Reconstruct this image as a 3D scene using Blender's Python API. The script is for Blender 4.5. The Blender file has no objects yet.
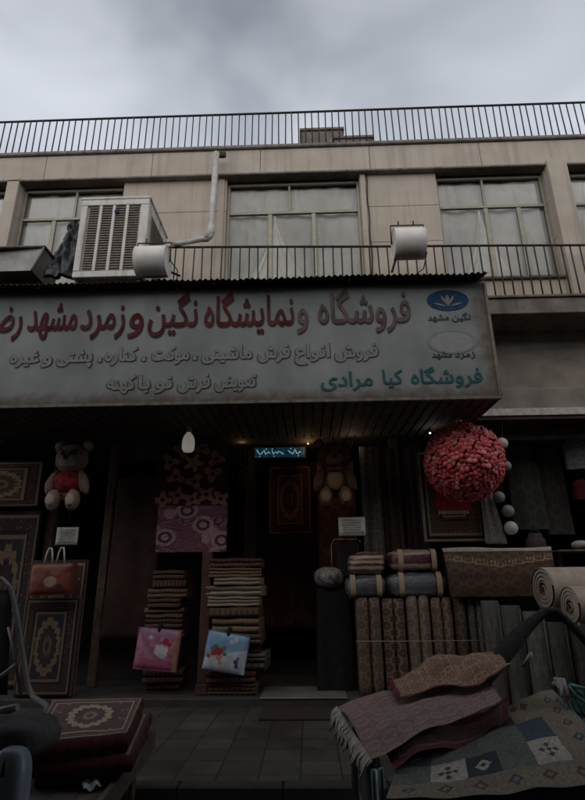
import bpy, math, random
from mathutils import Vector, Matrix, Euler, noise, geometry
random.seed(7)
scene = bpy.context.scene
C = scene.collection
R = math.radians
PI = math.pi
V = Vector

# ---------------------------------------------------------------- camera
EYE = 1.5
F_PX = 520.0
PITCH, YAW, ROLL = 18.9, 1.6, -0.6
CAM_ROT = Matrix.Rotation(R(YAW), 4, 'Z') @ Matrix.Rotation(R(90+PITCH), 4, 'X') @ Matrix.Rotation(R(ROLL), 4, 'Z')
cam_data = bpy.data.cameras.new('camera')
cam_data.sensor_fit = 'HORIZONTAL'; cam_data.sensor_width = 36.0
cam_data.lens = 36.0*F_PX/585.0
cam_data.clip_start = 0.05; cam_data.clip_end = 3000
cam = bpy.data.objects.new('camera', cam_data); C.objects.link(cam)
cam.matrix_world = Matrix.Translation((0, 0, EYE)) @ CAM_ROT
scene.camera = cam

def ray(px, py):
    return CAM_ROT.to_3x3() @ V(((px-292.5)/F_PX, (400.0-py)/F_PX, -1.0))
def at(px, py, Y):
    """point of the place seen at this photo position, at distance Y in front of the eye"""
    d = ray(px, py); return V((0, 0, EYE)) + d*(Y/d.y)
def atz(px, py, z):
    d = ray(px, py); return V((0, 0, EYE)) + d*((z-EYE)/d.z)

# ---------------------------------------------------------------- object helpers
def tag(o, label=None, cat=None, group=None, kind=None):
    if label: o['label'] = label
    if cat: o['category'] = cat
    if group: o['group'] = group
    if kind: o['kind'] = kind
    return o
def empty(name, loc=(0, 0, 0), label=None, cat=None, group=None):
    o = bpy.data.objects.new(name, None); C.objects.link(o)
    o.location = loc; o.empty_display_size = .1
    return tag(o, label, cat, group)

class MB:
    """collects shapes with uvs and material slots, then links them as one mesh object"""
    def __init__(s): s.v = []; s.f = []; s.uv = []; s.m = []; s.sm = []
    def face(s, idx, uv=None, m=0, smooth=False):
        s.f.append(tuple(idx)); s.m.append(m); s.sm.append(smooth)
        if uv is None:
            n = len(idx)
            uv = [(0, 0), (1, 0), (1, 1), (0, 1)] if n == 4 else [(.5+.5*math.cos(2*PI*k/n), .5+.5*math.sin(2*PI*k/n)) for k in range(n)]
        s.uv.append(uv)
    def box(s, a, b, m=0, mat=None, bev=0.0):
        x0, y0, z0 = (min(a[i], b[i]) for i in range(3)); x1, y1, z1 = (max(a[i], b[i]) for i in range(3))
        if bev > 0:
            return s.rbox(((x0+x1)/2, (y0+y1)/2, (z0+z1)/2), (x1-x0, y1-y0, z1-z0), bev, m, mat)
        P = [V(p) for p in ((x0,y0,z0),(x1,y0,z0),(x1,y1,z0),(x0,y1,z0),(x0,y0,z1),(x1,y0,z1),(x1,y1,z1),(x0,y1,z1))]
        if mat: P = [mat @ p for p in P]
        o = len(s.v); s.v += P
        for q in ((3,2,1,0),(4,5,6,7),(0,1,5,4),(1,2,6,5),(2,3,7,6),(3,0,4,7)): s.face([o+k for k in q], m=m)
        return s
    def rbox(s, c, size, bev, m=0, mat=None):
        """box with chamfered edges"""
        hx, hy, hz = size[0]/2, size[1]/2, size[2]/2
        bev = min(bev, hx*.9, hy*.9, hz*.9)
        ids = {}
        o = len(s.v)
        def P(p):
            q = V((c[0]+p[0], c[1]+p[1], c[2]+p[2])); q = mat @ q if mat else q
            s.v.append(q); return len(s.v)-1
        for sx in (-1, 1):
            for sy in (-1, 1):
                for sz in (-1, 1):
                    ids[(sx,sy,sz,0)] = P((sx*hx, sy*(hy-bev), sz*(hz-bev)))
                    ids[(sx,sy,sz,1)] = P((sx*(hx-bev), sy*hy, sz*(hz-bev)))
                    ids[(sx,sy,sz,2)] = P((sx*(hx-bev), sy*(hy-bev), sz*hz))
        def quad(q, out):
            pts = [s.v[i] for i in q]; n = (pts[1]-pts[0]).cross(pts[2]-pts[0])
            oo = V(out)
            if mat: oo = mat.to_3x3() @ oo
            if n.dot(oo) < 0: q = q[::-1]
            s.face(q, m=m)
        for a in (-1, 1):
            quad([ids[(a,-1,-1,0)], ids[(a,1,-1,0)], ids[(a,1,1,0)], ids[(a,-1,1,0)]], (a,0,0))
            quad([ids[(-1,a,-1,1)], ids[(1,a,-1,1)], ids[(1,a,1,1)], ids[(-1,a,1,1)]], (0,a,0))
            quad([ids[(-1,-1,a,2)], ids[(1,-1,a,2)], ids[(1,1,a,2)], ids[(-1,1,a,2)]], (0,0,a))
            for b in (-1, 1):
                quad([ids[(a,b,-1,0)], ids[(a,b,1,0)], ids[(a,b,1,1)], ids[(a,b,-1,1)]], (a,b,0))
                quad([ids[(a,-1,b,0)], ids[(a,1,b,0)], ids[(a,1,b,2)], ids[(a,-1,b,2)]], (a,0,b))
                quad([ids[(-1,a,b,1)], ids[(1,a,b,1)], ids[(1,a,b,2)], ids[(-1,a,b,2)]], (0,a,b))
                for d in (-1, 1):
                    quad([ids[(a,b,d,0)], ids[(a,b,d,1)], ids[(a,b,d,2)]], (a,b,d))
        return s
    def tube(s, pts, r, n=8, m=0, caps=True, closed=False):
        pts = [V(p) for p in pts]; rr = r if isinstance(r, (list, tuple)) else [r]*len(pts)
        rings = []; up = None
        for i, p in enumerate(pts):
            a = pts[i-1] if i > 0 else (pts[-1] if closed else p); b = pts[i+1] if i < len(pts)-1 else (pts[0] if closed else p)
            t = (b-a).normalized()
            if up is None: up = t.orthogonal().normalized()
            up = (up - t*up.dot(t))
            up = up.normalized() if up.length > 1e-6 else t.orthogonal().normalized()
            w = t.cross(up)
            o = len(s.v)
            for k in range(n):
                an = 2*PI*k/n; s.v.append(p + (up*math.cos(an) + w*math.sin(an))*rr[i])
            rings.append(o)
        L = len(rings)
        for i in range(L if closed else L-1):
            a, b = rings[i], rings[(i+1) % L]
            for k in range(n):
                k2 = (k+1) % n
                s.face([a+k, a+k2, b+k2, b+k], [(k/n, i/L), ((k+1)/n, i/L), ((k+1)/n, (i+1)/L), (k/n, (i+1)/L)], m, True)
        if caps and not closed:
            s.face([rings[0]+k for k in range(n)][::-1], m=m); s.face([rings[-1]+k for k in range(n)], m=m)
        return s
    def lathe(s, prof, c, axis=(0, 0, 1), n=20, m=0, mf=None, smooth=True):
        """profile of (radius, height) round an axis"""
        ax = V(axis).normalized(); u = ax.orthogonal().normalized(); w = ax.cross(u); c = V(c)
        rings = []
        for r, h in prof:
            o = len(s.v)
            for k in range(n):
                an = 2*PI*k/n; s.v.append(c + ax*h + (u*math.cos(an)+w*math.sin(an))*max(r, 1e-4))
            rings.append(o)
        for i in range(len(prof)-1):
            a, b = rings[i], rings[i+1]
            for k in range(n):
                k2 = (k+1) % n
                s.face([a+k, a+k2, b+k2, b+k], [(k/n, i/(len(prof)-1)), ((k+1)/n, i/(len(prof)-1)), ((k+1)/n, (i+1)/(len(prof)-1)), (k/n, (i+1)/(len(prof)-1))], mf(i) if mf else m, smooth)
        return s
    def blob(s, c, r, nu=16, nv=10, m=0, mat=None, p=1.0, jitter=0.0, fr=3.0, fuzz=0.0):
        """ellipsoid (p<1 squarer), optional surface noise"""
        c = V(c); r = V(r if isinstance(r, (tuple, list, Vector)) else (r, r, r)); o = len(s.v)
        def se(x): return math.copysign(abs(x)**p, x)
        for j in range(nv+1):
            ph = -PI/2 + PI*j/nv
            for i in range(nu):
                th = 2*PI*i/nu
                d = V((se(math.cos(ph))*se(math.cos(th)), se(math.cos(ph))*se(math.sin(th)), se(math.sin(ph))))
                q = V((d.x*r.x, d.y*r.y, d.z*r.z))
                if jitter: q += d*noise.noise((c+q)*fr)*jitter
                if fuzz: q += d*random.uniform(-fuzz, fuzz)
                if mat: q = mat @ q
                s.v.append(c+q)
        for j in range(nv):
            for i in range(nu):
                i2 = (i+1) % nu
                s.face([o+j*nu+i, o+j*nu+i2, o+(j+1)*nu+i2, o+(j+1)*nu+i], [(i/nu, j/nv), ((i+1)/nu, j/nv), ((i+1)/nu, (j+1)/nv), (i/nu, (j+1)/nv)], m, True)
        return s
    def sheet(s, fn, nu, nv, th=0.0, m=0, mf=None, edge=None, smooth=True):
        """grid fn(u,v)->point; th>0 gives it a back and an edge"""
        P = [[V(fn(i/nu, j/nv)) for i in range(nu+1)] for j in range(nv+1)]
        o = len(s.v); W = nu+1
        for row in P: s.v += row
        for j in range(nv):
            for i in range(nu):
                mm = mf((i+.5)/nu, (j+.5)/nv) if mf else m
                s.face([o+j*W+i, o+j*W+i+1, o+(j+1)*W+i+1, o+(j+1)*W+i], [(i/nu, j/nv), ((i+1)/nu, j/nv), ((i+1)/nu, (j+1)/nv), (i/nu, (j+1)/nv)], mm, smooth)
        if th > 0:
            e = m if edge is None else edge
            o2 = len(s.v)
            for j in range(nv+1):
                for i in range(nu+1):
                    du = P[j][min(i+1, nu)] - P[j][max(i-1, 0)]; dv = P[min(j+1, nv)][i] - P[max(j-1, 0)][i]
                    n = du.cross(dv); n = n.normalized() if n.length > 1e-9 else V((0, 0, 1))
                    s.v.append(P[j][i] - n*th)
            for j in range(nv):
                for i in range(nu):
                    s.face([o2+j*W+i, o2+(j+1)*W+i, o2+(j+1)*W+i+1, o2+j*W+i+1], m=e, smooth=smooth)
            for i in range(nu):
                s.face([o+i+1, o+i, o2+i, o2+i+1], m=e)
                s.face([o+nv*W+i, o+nv*W+i+1, o2+nv*W+i+1, o2+nv*W+i], m=e)
            for j in range(nv):
                s.face([o+j*W, o+(j+1)*W, o2+(j+1)*W, o2+j*W], m=e)
                s.face([o+(j+1)*W+nu, o+j*W+nu, o2+j*W+nu, o2+(j+1)*W+nu], m=e)
        return s
    def extrude(s, prof, p0, ax, bx, dx, L, n=1, m=0, capm=None, jit=0.0, smooth=False):
        """closed 2D profile along dx for length L; prof in (ax, bx)"""
        p0, ax, bx, dx = V(p0), V(ax), V(bx), V(dx); o = len(s.v); K = len(prof)
        per = [0]
        for k in range(K): per.append(per[-1] + (V(prof[(k+1) % K])-V(prof[k])).length)
        for i in range(n+1):
            for k, (a, b) in enumerate(prof):
                q = p0 + ax*a + bx*b + dx*(L*i/n)
                if jit: q += (ax*noise.noise(q*5.0) + bx*noise.noise(q*5.0+V((9, 3, 1))))*jit
                s.v.append(q)
        for i in range(n):
            for k in range(K):
                k2 = (k+1) % K
                s.face([o+i*K+k, o+(i+1)*K+k, o+(i+1)*K+k2, o+i*K+k2], [(i/n, per[k]/per[-1]), ((i+1)/n, per[k]/per[-1]), ((i+1)/n, per[k+1]/per[-1]), (i/n, per[k+1]/per[-1])], m, smooth)
        cm = m if capm is None else capm
        s.face([o+k for k in range(K)], m=cm); s.face([o+n*K+k for k in range(K)][::-1], m=cm)
        return s
    def build(s, name, mats, parent=None, loc=(0, 0, 0)):
        me = bpy.data.meshes.new(name)
        me.from_pydata([tuple(v) for v in s.v], [], s.f)
        for mt in (mats if isinstance(mats, (list, tuple)) else [mats]): me.materials.append(mt)
        me.polygons.foreach_set('material_index', s.m)
        me.polygons.foreach_set('use_smooth', s.sm)
        ul = me.uv_layers.new(name='UVMap')
        flat = []
        for q in s.uv:
            for a in q: flat += [a[0], a[1]]
        ul.data.foreach_set('uv', flat)
        me.update()
        o = bpy.data.objects.new(name, me); C.objects.link(o); o.location = loc
        if parent is not None: o.parent = parent
        return o

# ---------------------------------------------------------------- materials
class NT:
    def __init__(s, name):
        s.mat = bpy.data.materials.new(name); s.mat.use_nodes = True
        s.t = s.mat.node_tree; s.n = s.t.nodes; s.l = s.t.links
        s.b = s.n['Principled BSDF']
        s.tc = s.n.new('ShaderNodeTexCoord')
    def out(s, k): return s.tc.outputs[k]
    def set(s, node, i, val):
        if isinstance(val, bpy.types.NodeSocket): s.l.new(val, node.inputs[i])
        else: node.inputs[i].default_value = val
    def m(s, op, a, b=None, c=None):
        n = s.n.new('ShaderNodeMath'); n.operation = op
        s.set(n, 0, a)
        if b is not None: s.set(n, 1, b)
        if c is not None: s.set(n, 2, c)
        return n.outputs[0]
    def sep(s, vec):
        n = s.n.new('ShaderNodeSeparateXYZ'); s.l.new(vec, n.inputs[0]); return n.outputs
    def comb(s, x, y, z=0.0):
        n = s.n.new('ShaderNodeCombineXYZ'); s.set(n, 0, x); s.set(n, 1, y); s.set(n, 2, z); return n.outputs[0]
    def map(s, vec, scale=(1, 1, 1), loc=(0, 0, 0), rot=(0, 0, 0)):
        n = s.n.new('ShaderNodeMapping'); s.l.new(vec, n.inputs[0])
        n.inputs['Scale'].default_value = scale; n.inputs['Location'].default_value = loc; n.inputs['Rotation'].default_value = rot
        return n.outputs[0]
    def noise(s, vec, scale, detail=4, rough=.55, dist=0.0):
        n = s.n.new('ShaderNodeTexNoise'); s.l.new(vec, n.inputs['Vector'])
        n.inputs['Scale'].default_value = scale; n.inputs['Detail'].default_value = detail; n.inputs['Roughness'].default_value = rough; n.inputs['Distortion'].default_value = dist
        return n.outputs['Fac']
    def vor(s, vec, scale, feature='F1', out='Distance', rnd=1.0, metric='EUCLIDEAN'):
        n = s.n.new('ShaderNodeTexVoronoi'); s.l.new(vec, n.inputs['Vector']); n.feature = feature
        n.distance = metric
        n.inputs['Scale'].default_value = scale; n.inputs['Randomness'].default_value = rnd
        return n.outputs[out]
    def mix(s, fac, a, b, blend='MIX'):
        n = s.n.new('ShaderNodeMix'); n.data_type = 'RGBA'; n.blend_type = blend
        s.set(n, 0, fac)
        for i, q in ((6, a), (7, b)):
            if isinstance(q, bpy.types.NodeSocket): s.l.new(q, n.inputs[i])
            else: n.inputs[i].default_value = (q[0], q[1], q[2], 1)
        return n.outputs[2]
    def ramp(s, fac, stops, interp='LINEAR'):
        n = s.n.new('ShaderNodeValToRGB'); s.l.new(fac, n.inputs[0]); n.color_ramp.interpolation = interp
        e = n.color_ramp.elements
        while len(e) < len(stops): e.new(.5)
        for k, (p, c) in enumerate(stops):
            e[k].position = p; e[k].color = (c[0], c[1], c[2], 1) if isinstance(c, (tuple, list)) else (c, c, c, 1)
        return n.outputs[0]
    def bump(s, h, strength=.3, dist=.02):
        n = s.n.new('ShaderNodeBump'); s.l.new(h, n.inputs['Height']); n.inputs['Strength'].default_value = strength; n.inputs['Distance'].default_value = dist
        s.l.new(n.outputs[0], s.b.inputs['Normal'])
    def done(s, col, rough=.8, metal=0.0, spec=.5):
        s.set(s.b, 'Base Color', col if isinstance(col, bpy.types.NodeSocket) else (col[0], col[1], col[2], 1))
        s.set(s.b, 'Roughness', rough); s.b.inputs['Metallic'].default_value = metal
        s.b.inputs['Specular IOR Level'].default_value = spec
        return s.mat

def sc3(c, k): return (c[0]*k, c[1]*k, c[2]*k)
def mat(name, col, rough=.7, var=.35, scale=6, metal=0.0, bump=0.0, bscale=40, spec=.4, dirt=None, coords='Object'):
    t = NT(name); o = t.out(coords)
    n = t.noise(o, scale, 6, .6)
    c = t.ramp(n, [(.3, sc3(col, 1-var)), (.7, sc3(col, 1+var*.5))])
    if dirt:
        d = t.noise(t.map(o, (3.0, 3.0, .5)), 2.2, 8, .7)
        c = t.mix(t.ramp(d, [(.52, 0.0), (.68, 1.0)]), c, dirt)
    if bump: t.bump(t.noise(o, bscale, 4), bump, .01)
    return t.done(c, rough, metal, spec)

def rug_mat(name, field, border, accent, dark, kind='persian', reps=4, bw=.16, aspect=1.0, rep=(1, 1)):
    """woven rug: bordered field with mirrored motifs, woven ribs in the bump"""
    t = NT(name)
    uv = t.map(t.out('UV'), (rep[0], rep[1], 1))
    x, y, _ = t.sep(uv)
    x = t.m('FRACT', x); y = t.m('FRACT', y)
    su = t.m('ABSOLUTE', t.m('SUBTRACT', x, .5)); sv = t.m('ABSOLUTE', t.m('SUBTRACT', y, .5))
    sym = t.comb(t.m('MULTIPLY', su, aspect), sv)
    mot = t.vor(sym, reps*2.2, 'F1', 'Distance', .75)
    col = t.vor(sym, reps*2.2, 'F1', 'Color', .75)
    r, g, b = t.sep(col)
    petals = t.ramp(mot, [(.0, accent), (.18, dark), (.26, border), (.42, field)], 'CONSTANT')
    c = t.mix(t.m('GREATER_THAN', r, .22), field, petals)
    fine = t.vor(sym, reps*6.0, 'F1', 'Distance', 1.0)
    c = t.mix(t.m('MULTIPLY', t.m('LESS_THAN', fine, .22), .55), c, accent)
    if kind == 'persian':
        e = t.m('SQRT', t.m('ADD', t.m('POWER', t.m('DIVIDE', su, .30), 2.0), t.m('POWER', t.m('DIVIDE', sv, .36), 2.0)))
        wob = t.m('ADD', e, t.m('MULTIPLY', t.m('SINE', t.m('MULTIPLY', t.m('ARCTAN2', sv, su), 16.0)), .05))
        med = t.ramp(wob, [(.0, border), (.16, accent), (.24, border), (.44, field), (.56, accent), (.80, dark), (.84, field)], 'CONSTANT')
        medm = t.mix(t.m('LESS_THAN', fine, .24), med, dark)
        c = t.mix(t.m('LESS_THAN', wob, .84), c, medm)
    d = t.m('MINIMUM', t.m('MULTIPLY', t.m('SUBTRACT', .5, su), aspect), t.m('SUBTRACT', .5, sv))
    bm = t.vor(t.comb(t.m('MULTIPLY', x, aspect), y), reps*4.5, 'F1', 'Distance', .35)
    bcol = t.ramp(bm, [(.0, accent), (.17, dark), (.3, border)], 'CONSTANT')
    c = t.mix(t.m('LESS_THAN', d, bw), c, bcol)
    for p, w, cc in ((bw, .012, accent), (bw*.82, .010, dark), (bw*.2, .014, accent), (.012, .014, dark)):
        c = t.mix(t.m('LESS_THAN', t.m('ABSOLUTE', t.m('SUBTRACT', d, p)), w), c, cc)
    w = t.noise(t.out('Object'), 60, 3)
    c = t.mix(t.m('MULTIPLY', w, .45), c, sc3(field, .45))
    t.bump(t.noise(t.out('Object'), 260, 2), .5, .004)
    t.b.inputs['Sheen Weight'].default_value = .15
    return t.done(c, .95, 0, .1)

def stripe_mat(name, cols, n=6, axis=0, rough=.9, wob=.02):
    """woven stripes across the uv, with little motifs inside"""
    t = NT(name); x, y, _ = t.sep(t.out('UV'))
    a = x if axis == 0 else y; bb = y if axis == 0 else x
    w = t.noise(t.out('UV'), 30, 2)
    p = t.m('FRACT', t.m('MULTIPLY', t.m('ADD', a, t.m('MULTIPLY', w, wob)), float(n)))
    st = [(k/len(cols), cols[k]) for k in range(len(cols))]
    c = t.ramp(p, st, 'CONSTANT')
    mot = t.vor(t.comb(t.m('MULTIPLY', a, n*2.0), t.m('MULTIPLY', bb, 34.0)), 1.0, 'F1', 'Distance', .5)
    c = t.mix(t.m('MULTIPLY', t.m('LESS_THAN', mot, .3), .6), c, cols[-1])
    mo2 = t.vor(t.comb(t.m('MULTIPLY', a, n*3.0), t.m('MULTIPLY', bb, 15.0)), 1.0, 'F1', 'Distance', .35)
    c = t.mix(t.m('MULTIPLY', t.m('LESS_THAN', t.m('ABSOLUTE', t.m('SUBTRACT', mo2, .36)), .07), .8), c, cols[1])
    c = t.mix(t.m('MULTIPLY', t.m('LESS_THAN', mo2, .15), .8), c, cols[-1])
    f = t.noise(t.out('Object'), 50, 4)
    c = t.mix(t.m('MULTIPLY', f, .5), c, sc3(cols[0], .35))
    t.bump(t.noise(t.out('Object'), 180, 2), .5, .005)
    return t.done(c, rough, 0, .15)

def woven_mat(name, cols, sx, sy, fine=3.0, rnd=.45):
    """dense woven pattern: mirrored cells of four yarn colours, outlined, with speckle"""
    t = NT(name); x, y, _ = t.sep(t.out('UV'))
    w = t.noise(t.out('Object'), 9, 3)
    def mir(a, s): return t.m('PINGPONG', t.m('MULTIPLY', a, s), .5)
    p = t.comb(mir(x, sx), mir(y, sy))
    r, g, b = t.sep(t.vor(p, 5.0, 'F1', 'Color', rnd, 'MANHATTAN'))
    d = t.vor(p, 5.0, 'F1', 'Distance', rnd, 'MANHATTAN')
    ra = t.ramp(d, [(0, cols[3]), (.14, cols[1]), (.24, cols[2]), (.34, cols[0]), (.62, cols[1]), (.70, cols[0])], 'CONSTANT')
    rb_ = t.ramp(d, [(0, cols[1]), (.10, cols[3]), (.20, cols[0]), (.44, cols[1]), (.56, cols[2])], 'CONSTANT')
    c = t.mix(t.m('GREATER_THAN', r, .5), ra, rb_)
    q = t.vor(t.comb(t.m('MULTIPLY', x, sx), t.m('MULTIPLY', y, sy)), 5.0*fine, 'F1', 'Distance', 1.0)
    c = t.mix(t.m('MULTIPLY', t.m('LESS_THAN', q, .26), .55), c, cols[2])
    c = t.mix(t.m('MULTIPLY', t.noise(t.out('Object'), 55, 3), .45), c, sc3(cols[1], .5))
    c = t.mix(t.m('MULTIPLY', w, .35), c, sc3(cols[0], .55))
    t.bump(t.noise(t.out('Object'), 190, 2), .6, .005)
    return t.done(c, .95, 0, .1)

def emit(name, col, s):
    t = NT(name); t.b.inputs['Emission Color'].default_value = (*col, 1); t.b.inputs['Emission Strength'].default_value = s
    return t.done(col, .5)

# surfaces of the building
def stone_mat():
    t = NT('limestone_cladding'); o = t.out('Object')
    n = t.noise(o, 1.3, 8, .6); n2 = t.noise(o, 30, 4)
    c = t.ramp(n, [(.3, (.41, .348, .278)), (.7, (.525, .452, .37))])
    c = t.mix(t.m('MULTIPLY', n2, .25), c, (.25, .20, .155))
    # rain streaks running down from ledges
    s = t.noise(t.map(o, (7.0, 7.0, .35)), 1.0, 6, .65)
    c = t.mix(t.ramp(s, [(.50, 0.0), (.76, .5)]), c, (.20, .165, .135))
    bl = t.noise(o, .8, 3)
    c = t.mix(t.ramp(bl, [(.55, 0.0), (.75, .35)]), c, (.24, .195, .155))
    t.bump(n2, .15, .01)
    return t.done(c, .85, 0, .25)
M = {}
M['stone'] = stone_mat()
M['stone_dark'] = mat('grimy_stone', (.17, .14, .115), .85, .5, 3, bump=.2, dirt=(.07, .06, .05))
M['coping'] = mat('weathered_coping', (.22, .19, .16), .85, .5, 4, bump=.2, dirt=(.09, .075, .06))
M['joint'] = mat('joint_mortar', (.10, .085, .07), .9, .2)
M['frame'] = mat('bronze_window_frame', (.30, .265, .20), .5, .2, 8, metal=.3)
M['iron'] = mat('dark_iron', (.028, .021, .019), .6, .4, 20, metal=.2)
M['soffit'] = mat('soffit_plaster', (.24, .20, .165), .9, .3, 3)
M['trim_alu'] = mat('aluminium_trim', (.42, .39, .35), .5, .4, 12, metal=.3)
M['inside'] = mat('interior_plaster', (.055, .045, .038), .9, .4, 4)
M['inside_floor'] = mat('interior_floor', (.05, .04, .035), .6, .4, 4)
M['black'] = mat('matt_black', (.012, .012, .013), .7, .3)
M['blackcloth'] = mat('black_cloth', (.016, .014, .015), .95, .5, 12, bump=.4)
M['white'] = mat('white_enamel', (.62, .59, .54), .45, .2, 5, dirt=(.36, .31, .25))
M['lampwhite'] = mat('lamp_housing_white', (.74, .70, .64), .4, .12, 6)
M['greymetal'] = mat('galvanised_metal', (.20, .19, .18), .45, .4, 5, metal=.5)
M['chrome'] = mat('chrome', (.45, .45, .46), .22, .1, 5, metal=1)
M['pvc'] = mat('pvc_pipe', (.46, .44, .40), .45, .25, 8, dirt=(.22, .19, .16))
M['slat'] = mat('cooler_slat', (.20, .165, .135), .7, .4, 14)
M['rust'] = mat('rusty_sheet', (.055, .036, .028), .8, .6, 8, bump=.3)
M['paper'] = mat('notice_paper', (.62, .60, .53), .8, .1)
M['wood'] = mat('aged_wood', (.12, .075, .05), .75, .5, 9, bump=.2)
M['redwood'] = mat('stained_post', (.10, .045, .035), .7, .4, 9)
M['plank'] = mat('cart_plank', (.09, .07, .055), .8, .5, 7, bump=.3)
def glass_mat():
    t = NT('window_glass')
    tr = t.n.new('ShaderNodeBsdfTransparent'); gl = t.n.new('ShaderNodeBsdfGlossy'); gl.inputs['Roughness'].default_value = .06
    tr.inputs['Color'].default_value = (.97, .97, .95, 1)
    fr = t.n.new('ShaderNodeFresnel'); fr.inputs['IOR'].default_value = 1.3
    mx = t.n.new('ShaderNodeMixShader'); t.l.new(fr.outputs[0], mx.inputs[0]); t.l.new(tr.outputs[0], mx.inputs[1]); t.l.new(gl.outputs[0], mx.inputs[2])
    t.l.new(mx.outputs[0], t.n['Material Output'].inputs[0])
    return t.mat
M['glass'] = glass_mat()
M['curtain'] = mat('pale_curtain', (.57, .55, .525), .9, .25, 1.6, dirt=(.38, .37, .355))
M['drape'] = mat('plastic_drape', (.72, .70, .66), .5, .2, 3)
def sign_mat():
    t = NT('sign_panel'); o = t.out('Object')
    n = t.noise(o, 1.2, 7, .6)
    c = t.ramp(n, [(.3, (.145, .16, .153)), (.7, (.245, .258, .247))])
    s = t.noise(t.map(o, (5.0, 1.0, .4)), 1.0, 7, .65)
    c = t.mix(t.ramp(s, [(.5, 0.0), (.75, .55)]), c, (.17, .155, .135))
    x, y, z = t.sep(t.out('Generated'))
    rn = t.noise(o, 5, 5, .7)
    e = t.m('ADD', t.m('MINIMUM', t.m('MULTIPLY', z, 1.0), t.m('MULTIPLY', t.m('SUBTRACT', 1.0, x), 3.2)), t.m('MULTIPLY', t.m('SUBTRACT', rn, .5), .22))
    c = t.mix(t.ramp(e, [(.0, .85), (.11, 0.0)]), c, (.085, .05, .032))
    return t.done(c, .75, 0, .15)
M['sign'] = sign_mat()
M['signframe'] = mat('sign_frame', (.15, .13, .11), .55, .5, 8, metal=.4, dirt=(.07, .04, .028))
M['redletter'] = mat('red_acrylic', (.095, .024, .026), .85, .5, 5, spec=.05, dirt=(.09, .06, .057))
M['pinkletter'] = mat('faded_red_acrylic', (.12, .082, .077), .85, .5, 5, spec=.05, dirt=(.13, .115, .107))
M['shadowletter'] = mat('dark_letter_edge', (.02, .017, .016), .6, .2)
M['greyletter'] = mat('grey_letter', (.17, .165, .15), .6, .2)
M['tealletter'] = mat('teal_letter', (.028, .095, .105), .8, .35, 8, spec=.1)
M['emblem'] = mat('blue_emblem', (.025, .055, .115), .8, .6, 30, spec=.1)
M['emblem_pale'] = mat('pale_oval', (.185, .19, .18), .5, .15, 12)
CLOUD_X, CLOUD_Y = 6.03, 1.285
SKY_ZEN, SKY_BASE = -2.8, 3.85
SUN_E = 1.0
EXPOSURE = 0.0
# ---------------------------------------------------------------- lettering
FORMS = {'ا':'FE8D','ب':'FE8F','پ':'FB56','ت':'FE95','د':'FEA9','ر':'FEAD','ز':'FEAF','ش':'FEB5','ض':'FEBD','ع':'FEC9',
         'غ':'FECD','ف':'FED1','ک':'FB8E','گ':'FB92','م':'FEE1','ن':'FEE5','ه':'FEE9','و':'FEED','ی':'FBFC'}
NOJOIN = 'ادرزو'
def shape_word(w):
    out = []
    for i, c in enumerate(w):
        if c not in FORMS: out.append(c); continue
        b = int(FORMS[c], 16)
        prev = i > 0 and w[i-1] in FORMS and w[i-1] not in NOJOIN
        nxt = i < len(w)-1 and w[i+1] in FORMS and c not in NOJOIN
        out.append(chr(b + (3 if prev and nxt else 2 if nxt else 1 if prev else 0)))
    return ''.join(out).replace('\uFEE9', '\u06D5')[::-1]

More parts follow.
